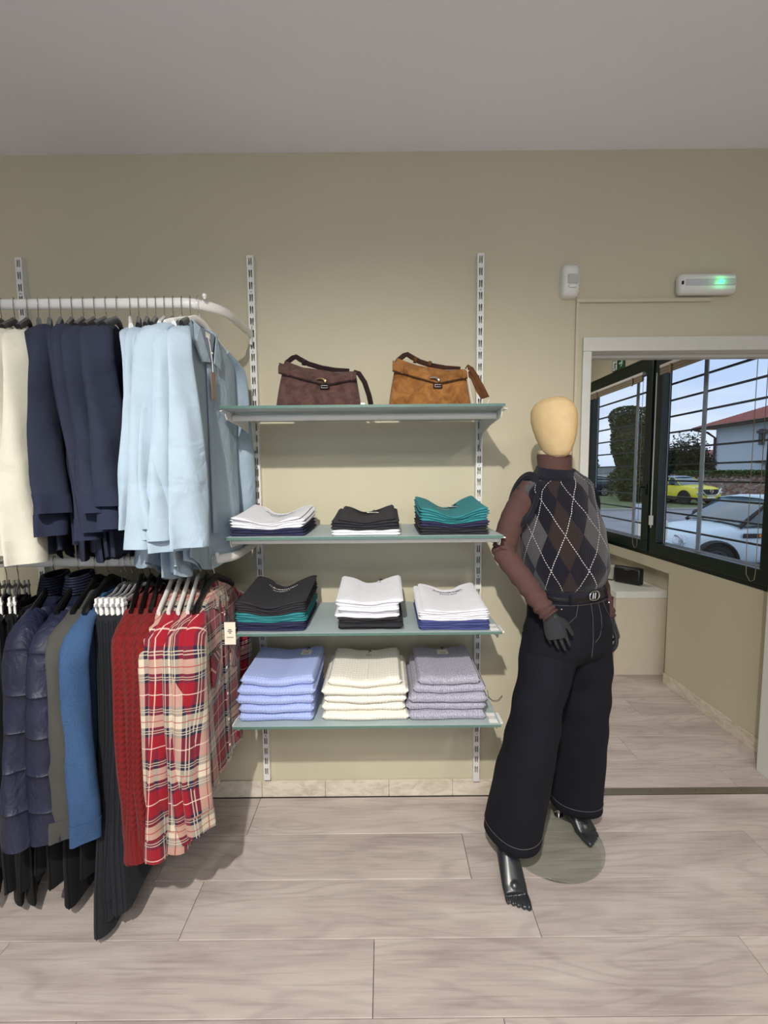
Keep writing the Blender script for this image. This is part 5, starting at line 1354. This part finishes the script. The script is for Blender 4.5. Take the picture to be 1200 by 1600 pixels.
# stone wall
def stonem():
    N = NT('rubble_stone_wall', .95); co = N.coord(); v = N.n('ShaderNodeTexVoronoi'); v.inputs['Scale'].default_value = 5.5
    N.l(N.mapping(co, (1, 1, 1.9)), v.inputs['Vector']); c = N.ramp(v.outputs['Color'], [(.0, s2l((92, 62, 56))), (.35, s2l((138, 98, 88))), (.6, s2l((150, 134, 128))), (1, s2l((182, 168, 160)))])
    v2 = N.n('ShaderNodeTexVoronoi', feature='DISTANCE_TO_EDGE'); v2.inputs['Scale'].default_value = 5.5; N.l(N.mapping(co, (1, 1, 1.9)), v2.inputs['Vector'])
    c = N.mix(N.ramp(v2.outputs['Distance'], [(.0, (1, 1, 1)), (.06, (0, 0, 0))]), c, s2l((112, 100, 94))); N.color(c); N.bump(v2.outputs['Distance'], .8, .05); return N.m
h = MB(); h.box(18.5, 26.2, -.28, 40, 26.6, 1.44)
h2 = h; o = struct(h2, 'wall_garden', stonem())
# white wall at the far left with grey coping
h = MB(); h.box(24, 58, -.28, 32.6, 58.3, 1.40); thing(h, 'white_garden_wall', plain('white_render', (206, 208, 208), .9), 'low white garden wall with stained grey top beyond the dark car', 'wall', smooth=False)
h = MB(); h.box(24, 57.9, 1.402, 32.7, 58.4, 2.35); thing(h, 'wall_coping', plain('grey_fence_panel', (148, 150, 150), .9, var=.2, nscale=1.2), 'grey weathered band along the top of the white garden wall', 'coping', smooth=False)
# house on the right
r = empty('white_house', (33, 30, -.28), 'pale house with a red tiled hip roof beyond the stone wall', 'house')
mHW = plain('pale_house_render', (190, 202, 216), .9, var=.03, nscale=.5); mHR = plain('terracotta_tile', (150, 92, 84), .85, var=.2, nscale=3)
HX, HY0, HY1, EZ, OV = 26.7, 27.2, 33.8, 5.05, 1.15
h = MB(); h.box(HX, HY0, -.28, 40, HY1, EZ); part(h, 'wall', mHW, r, smooth=False)
RX0, RY = HX-OV, (HY0+HY1)/2; half = (HY1-HY0)/2+OV; rise_ = 1.75
h = MB(); A_ = [(RX0, HY0-OV), (RX0, HY1+OV), (41.2, HY1+OV), (41.2, HY0-OV)]; r0, r1_ = (RX0+half, RY, EZ+rise_), (41.2-half, RY, EZ+rise_)
q_ = [(x, y, EZ) for x, y in A_]
h.poly([q_[1], q_[0], r0]); h.poly([q_[0], q_[3], r1_, r0]); h.poly([q_[3], q_[2], r1_]); h.poly([q_[2], q_[1], r0, r1_]); h.poly([(x, y, EZ-.03) for x, y, _z in q_])
part(h, 'roof', mHR, r, smooth=False, solid=.06)
h = MB()
for k in range(58):
    y = HY0-OV+.08+(2*half-.16)*k/57; t = 1-abs(y-RY)/half; h.tube([(RX0, y, EZ+.05), (RX0+half*t, y, EZ+.05+rise_*t)], .07, 5)
o = part(h, 'tile_rows', mHR, r); o['kind'] = 'stuff'
h = MB(); h.tube([(RX0-.03, HY0-OV, EZ-.02), (RX0-.03, HY1+OV, EZ-.02)], .10, 8); part(h, 'gutter', plain('copper_gutter', (98, 56, 50), .6), r)
h = MB(); h.tube([(RX0, HY1+OV-.2, EZ-.08), (HX-.4, HY1+.4, EZ-.35), (HX-.12, HY1-.05, EZ-.8), (HX-.12, HY1-.05, .2)], .085, 8); part(h, 'downpipe', plain('dark_downpipe', (52, 44, 46), .6), r)
h = MB(); h.box(HX-.5, 27.4, 2.1, HX, 29.3, 2.3); part(h, 'porch_roof', plain('grey_sheet', (118, 122, 126), .8), r, smooth=False)
h = MB(); h.box(HX-.03, 27.5, .2, HX-.001, 29.0, 2.0); part(h, 'door', m_bar, r, smooth=False)
h = MB(); h.box(HX-.25, 29.2, 3.4, HX, 29.45, 4.5); h.box(HX-.4, 27.8, 4.2, HX, 29.45, 4.4); part(h, 'bracket', plain('dark_bracket', (84, 84, 88), .8), r, smooth=False)
# far roofs
for i, (x0_, x1_, y, z0_, z1_, lab) in enumerate(((33.5, 46, 52, .0, 3.5, 'distant low house with red roof behind the dark shrub'), (22, 31.5, 66, 0, 3.3, 'distant low house with red roof beyond the white garden wall'))):
    r = empty('distant_house', ((x0_+x1_)/2, y, -.28), lab, 'house', 'distant red-roofed houses')
    h = MB(); h.box(x0_, y, -.28, x1_, y+6, z1_-.3); part(h, 'wall', mHW, r, smooth=False)
    h = MB(); h.poly([(x0_-.5, y-.6, z1_-.35), (x1_+.5, y-.6, z1_-.35), (x1_, y+3, z1_+.8), (x0_, y+3, z1_+.8)]); h.poly([(x1_+.5, y+6.6, z1_-.35), (x0_-.5, y+6.6, z1_-.35), (x0_, y+3, z1_+.8), (x1_, y+3, z1_+.8)]); part(h, 'roof', mHR, r, smooth=False, solid=.1)

# ---- cars
m_cglass = plain('car_glass', (70, 92, 104), .08, spec=.8); m_tyre = plain('tyre_rubber', (26, 26, 28), .8); m_trimb = plain('black_car_trim', (24, 25, 28), .6)
m_lamp = plain('headlamp', (196, 204, 214), .08, .4)
def wheel(r, M_, x, y, z, rad, rim, wd=.2, spokes=7):
    h = MB(); G = []
    for (dy, rr) in ((-wd/2, rad*.68), (-wd/2, rad*.93), (-wd/2+.02, rad), (wd/2-.02, rad), (wd/2, rad*.93), (wd/2, rad*.68)):
        G.append([M_ @ Vector((x+rr*cos(2*pi*k/28), y+dy, z+rr*sin(2*pi*k/28))) for k in range(28)])
    h.grid(G, None, True, False, False); o = part(h, 'tyre', m_tyre, r)
    for s_ in (-1, 1):
        h = MB(); yy = y+s_*(wd/2-.02)
        h.tube([M_ @ Vector((x+rad*.66*cos(2*pi*k/24), yy, z+rad*.66*sin(2*pi*k/24))) for k in range(25)], .022, 6)
        for k in range(spokes):
            a = 2*pi*k/spokes+.3; h.tube([M_ @ Vector((x, yy, z)), M_ @ Vector((x+rad*.66*cos(a), yy, z+rad*.66*sin(a)))], .032, 6, ry=.015)
        h.tube([M_ @ Vector((x, yy-.012, z)), M_ @ Vector((x, yy+.012, z))], .05, 12)
        part(h, 'rim', rim, r)
    h = MB(); h.tube([M_ @ Vector((x, y-.02, z)), M_ @ Vector((x, y+.02, z))], rad*.64, 20); part(h, 'brake_disc', m_trimb, r)
def car(name, label, loc, rz, paint, S, roofp=None, rim=None, grey_clad=None, group=None):
    """local: +x is the front. S: list of stations (x, z bottom, z belt, half width); C: cabin stations"""
    M_ = Matrix.Translation(loc) @ Matrix.Rotation(rz, 4, 'Z'); r = empty(name, loc, label, 'car', group)
    h = MB(); G = []
    for x, zb, zt, hw in S['body']:
        pr = [(-.0, zb), (-.75, zb), (-.93, zb+.06), (-.99, zb+.22), (-1, (zb+zt)/2+.03), (-.97, zt-.10), (-.90, zt-.02), (-.72, zt+.02), (0, zt+.05), (.72, zt+.02), (.90, zt-.02), (.97, zt-.10), (1, (zb+zt)/2+.03), (.99, zb+.22), (.93, zb+.06), (.75, zb)]
        G.append([M_ @ Vector((x, a*hw, z)) for a, z in pr])
    h.grid(G, None, True, True, True); part(h, 'body', paint, r, sub=1, angle=0)
    # cabin: glass core with painted roof and pillars
    C = S['cabin']; h = MB(); G = []
    for x, zb, zt, hb, ht in C:
        G.append([M_ @ Vector(p) for p in ((x, -hb, zb), (x, -ht, zt), (x, -ht*.6, zt+.015), (x, ht*.6, zt+.015), (x, ht, zt), (x, hb, zb))])
    h.grid(G, None, False); part(h, 'windows', m_cglass, r, angle=30)
    h = MB(); G = []
    rs = [c for c in C if c[2] > S['roofz']-.12]
    for x, zb, zt, hb, ht in rs:
        G.append([M_ @ Vector(p) for p in ((x, -ht-.015, zt-.05), (x, -ht-.01, zt+.01), (x, -ht*.6, zt+.04), (x, 0, zt+.05), (x, ht*.6, zt+.04), (x, ht+.01, zt+.01), (x, ht+.015, zt-.05))])
    h.grid(G, None, False); part(h, 'roof', roofp or paint, r, solid=.02)
    for s_ in (-1, 1):
        for a, b_ in S['pillars']:
            A_, B_2 = C[a], C[b_]; h = MB()
            h.tube([M_ @ Vector((A_[0], s_*(A_[3]+.005), A_[1]-.02)), M_ @ Vector((B_2[0], s_*(B_2[4]+.008), B_2[2]-.01))], .035, 6, ry=.02); part(h, 'pillar', S.get('pillarm') or paint, r)
    for x in S['wheels']:
        for s_ in (-1, 1):
            wheel(r, M_, x, s_*(S['hw']-.085), S['wr'], S['wr'], rim or m_steel, .2, S.get('spokes', 7))
            h = MB(); pts = [M_ @ Vector((x+(S['wr']+.055)*cos(a), s_*(S['hw']-.005), S['wr']+(S['wr']+.055)*sin(a))) for a in [pi*k/16 for k in range(17)]]
            h.tube(pts, .06, 6, ry=.03); part(h, 'wheel_arch', grey_clad or paint, r)
            h = MB(); pts = [M_ @ Vector((x+(S['wr']+.06)*cos(2*pi*k/24), s_*(S['hw']-.004), S['wr']+(S['wr']+.06)*sin(2*pi*k/24))) for k in range(24)]
            h.poly(pts); part(h, 'arch_recess', m_trimb, r, smooth=False)
    h = MB()
    for s_ in (-1, 1): h.tube([M_ @ Vector((S['wheels'][0]-S['wr']-.1, s_*(S['hw']-.01), .25)), M_ @ Vector((S['wheels'][1]+S['wr']+.1, s_*(S['hw']-.01), .25))], .06, 6)
    part(h, 'side_sill', m_trimb, r)
    for s_ in (-1, 1):
        c0 = C[S.get('mirror', 0)]; h = MB(); h.ball(M_ @ Vector((c0[0]-.35, s_*(S['hw']+.10), c0[1]+.10)), .10, 10, (1, 1, .75)); h.tube([M_ @ Vector((c0[0]-.35, s_*(S['hw']-.05), c0[1]+.06)), M_ @ Vector((c0[0]-.35, s_*(S['hw']+.06), c0[1]+.08))], .025, 6); part(h, 'wing_mirror', S.get('mirrorm', m_trimb), r)
    return r, M_
def boxp(r, M_, name, m, x0, y0, z0, x1, y1, z1, bevel=.01):
    h = MB(); h.box(x0, y0, z0, x1, y1, z1, M_); return part(h, name, m, r, bevel=bevel, smooth=False)
# small white hatchback, nose towards the building
m_cwhite = plain('white_car_paint', (196, 214, 224), .25, var=.01); m_amber = plain('amber_lens', (226, 130, 40), .3)
S = dict(body=[(1.86, .28, .52, .55), (1.84, .24, .62, .68), (1.74, .22, .72, .78), (1.45, .20, .82, .83), (1.0, .20, .88, .84), (.55, .20, .93, .84), (-.2, .20, .93, .84), (-1.1, .20, .95, .84), (-1.6, .22, .95, .82), (-1.80, .28, .90, .76), (-1.84, .34, .70, .70)],
         cabin=[(.78, .93, .95, .74, .68), (.22, .93, 1.36, .76, .60), (.0, .93, 1.385, .76, .61), (-1.2, .95, 1.37, .76, .60), (-1.62, .95, 1.30, .74, .58), (-1.76, .94, .97, .72, .66)],
         roofz=1.38, pillars=((0, 1), (2, 2), (3, 3), (5, 4)), wheels=(1.22, -1.25), wr=.31, hw=.84, pillarm=m_trimb, mirror=0, spokes=5)
r, M_ = car('white_hatchback', 'small white hatchback parked close outside the right window sash', (6.95, 6.25, GZ), R(180-3), m_cwhite, S, None, m_bar, m_trimb)
for s_ in (-1, 1):
    h = MB(); h.ball(M_ @ Vector((1.70, s_*.62, .64)), .145, 16, (.8, .9, 1)); part(h, 'headlamp', m_lamp, r)
    h = MB(); h.tube([M_ @ Vector((1.79-.05*abs(cos(a)), s_*.63+.13*cos(a), .64+.13*sin(a))) for a in [2*pi*k/20 for k in range(21)]], .012, 6); part(h, 'lamp_ring', m_chrome, r)
    h = MB(); h.ball(M_ @ Vector((1.75, s_*.55, .59)), .05, 8); part(h, 'indicator', m_amber, r)
    boxp(r, M_, 'side_scuttle', m_trimb, .50, s_*.845-.01, .74, .80, s_*.845+.01, .82); boxp(r, M_, 'side_repeater', m_amber, .44, s_*.85-.012, .755, .55, s_*.85+.012, .81)
    h = MB(); h.tube([M_ @ Vector((.36, s_*.847, .25)), M_ @ Vector((.36, s_*.847, .90))], .006, 4); part(h, 'door_gap', m_trimb, r)
h = MB()
for k in range(5): h.tube([M_ @ Vector((1.87, -.36+.03*k, .46+.045*k)), M_ @ Vector((1.87, .36-.03*k, .46+.045*k))], .012, 6)
part(h, 'grille', m_chrome, r); boxp(r, M_, 'number_plate', m_paper, 1.87, -.24, .34, 1.89, .24, .43)
h = MB(); h.tube([M_ @ Vector((.80, -.5, .955)), M_ @ Vector((.70, .1, 1.0))], .010, 5); h.tube([M_ @ Vector((.80, .1, .955)), M_ @ Vector((.70, .55, 1.0))], .010, 5); part(h, 'wipers', m_trimb, r)
# yellow crossover
m_yel = plain('yellow_car_paint', (226, 214, 60), .3, var=.01)
S = dict(body=[(2.10, .34, .62, .62), (2.06, .28, .80, .76), (1.92, .26, .94, .86), (1.5, .26, 1.02, .90), (1.0, .26, 1.06, .90), (.5, .26, 1.08, .90), (-.6, .26, 1.10, .90), (-1.5, .26, 1.12, .89), (-1.95, .30, 1.08, .84), (-2.10, .36, .95, .76)],
         cabin=[(.95, 1.05, 1.08, .78, .72), (.30, 1.08, 1.50, .80, .62), (.0, 1.08, 1.55, .80, .62), (-.9, 1.10, 1.55, .80, .62), (-1.5, 1.12, 1.46, .78, .60), (-1.95, 1.10, 1.16, .76, .66)],
         roofz=1.55, pillars=((0, 1), (2, 2), (5, 4)), wheels=(1.28, -1.30), wr=.35, hw=.90, mirror=0)
r, M_ = car('yellow_crossover', 'bright yellow crossover parked on the grass facing the road', (17.5, 24.2, GZ+.06), R(-80), m_yel, S, plain('silver_blue_roof', (150, 166, 190), .3), m_trimb, m_trimb)
h = MB(); h.box(2.06, -.50, .56, 2.12, .50, .86, M_); part(h, 'grille', m_trimb, r, bevel=.03)
h = MB(); h.tube([M_ @ Vector(p) for p in ((2.10, -.66, .90), (2.14, -.42, .60), (2.15, -.30, .54), (2.15, .30, .54), (2.14, .42, .60), (2.10, .66, .90))], .038, 8); part(h, 'chrome_surround', m_chrome, r)
h = MB(); h.tube([M_ @ Vector((2.15, .10*cos(a), .75+.085*sin(a))) for a in [2*pi*k/20 for k in range(21)]], .014, 6); h.tube([M_ @ Vector((2.16, -.13, .75)), M_ @ Vector((2.16, .13, .75))], .020, 6); part(h, 'round_emblem', m_chrome, r)
for s_ in (-1, 1):
    h = MB(); h.tube([M_ @ Vector((2.06, s_*.60, .92)), M_ @ Vector((1.92, s_*.82, .97))], .03, 6); part(h, 'daytime_lamp', m_lamp, r)
    h = MB(); h.ball(M_ @ Vector((2.02, s_*.70, .66)), .10, 12); part(h, 'headlamp', m_lamp, r)
boxp(r, M_, 'number_plate', m_paper, 2.12, -.26, .38, 2.16, .26, .48); boxp(r, M_, 'lower_bumper', m_trimb, 1.98, -.80, .22, 2.12, .80, .36, .03)
# dark suv
m_csuv = plain('dark_blue_grey_paint', (52, 60, 76), .3, var=.01)
S2 = dict(S); r, M_ = car('dark_suv', 'dark grey SUV parked in front of the white garden wall', (16.3, 34.0, GZ+.06), R(170), m_csuv, S2, None, m_steel, m_trimb)
boxp(r, M_, 'number_plate', m_paper, -2.14, -.26, .62, -2.10, .26, .72); boxp(r, M_, 'bumper', m_steel, -2.15, -.75, .40, -2.05, .75, .46)
for s_ in (-1, 1): boxp(r, M_, 'tail_lamp', plain('red_lens', (120, 30, 34), .3), -2.12, s_*.66-.14, .88, -2.02, s_*.66+.14, .98)
# cream letter box outside, left of the white car
h = MB(); h.box(4.42, 5.3, GZ, 4.50, 5.38, .42); q = empty('letter_box', (4.46, 5.34, GZ), 'grey and cream utility box on a post beside the nose of the white hatchback', 'utility box')
part(h, 'post', m_steel, q, smooth=False); h = MB(); h.box(4.28, 5.2, .42, 4.66, 5.44, .74); part(h, 'cream_box', m_tagc, q, smooth=False, bevel=.01); h = MB(); h.box(4.24, 5.18, .742, 4.62, 5.46, 1.0); part(h, 'grey_box', m_steel, q, smooth=False, bevel=.01)
foliage(bush(4.55, 6.9, .16, .15, .42, GZ), 260, .05, 11, leaves('weed_leaves', (70, 120, 50), (120, 160, 80)), 'small_plant', 'small green plant seen at the foot of the left window sash', 'plant', None, (4.55, 6.9, GZ))
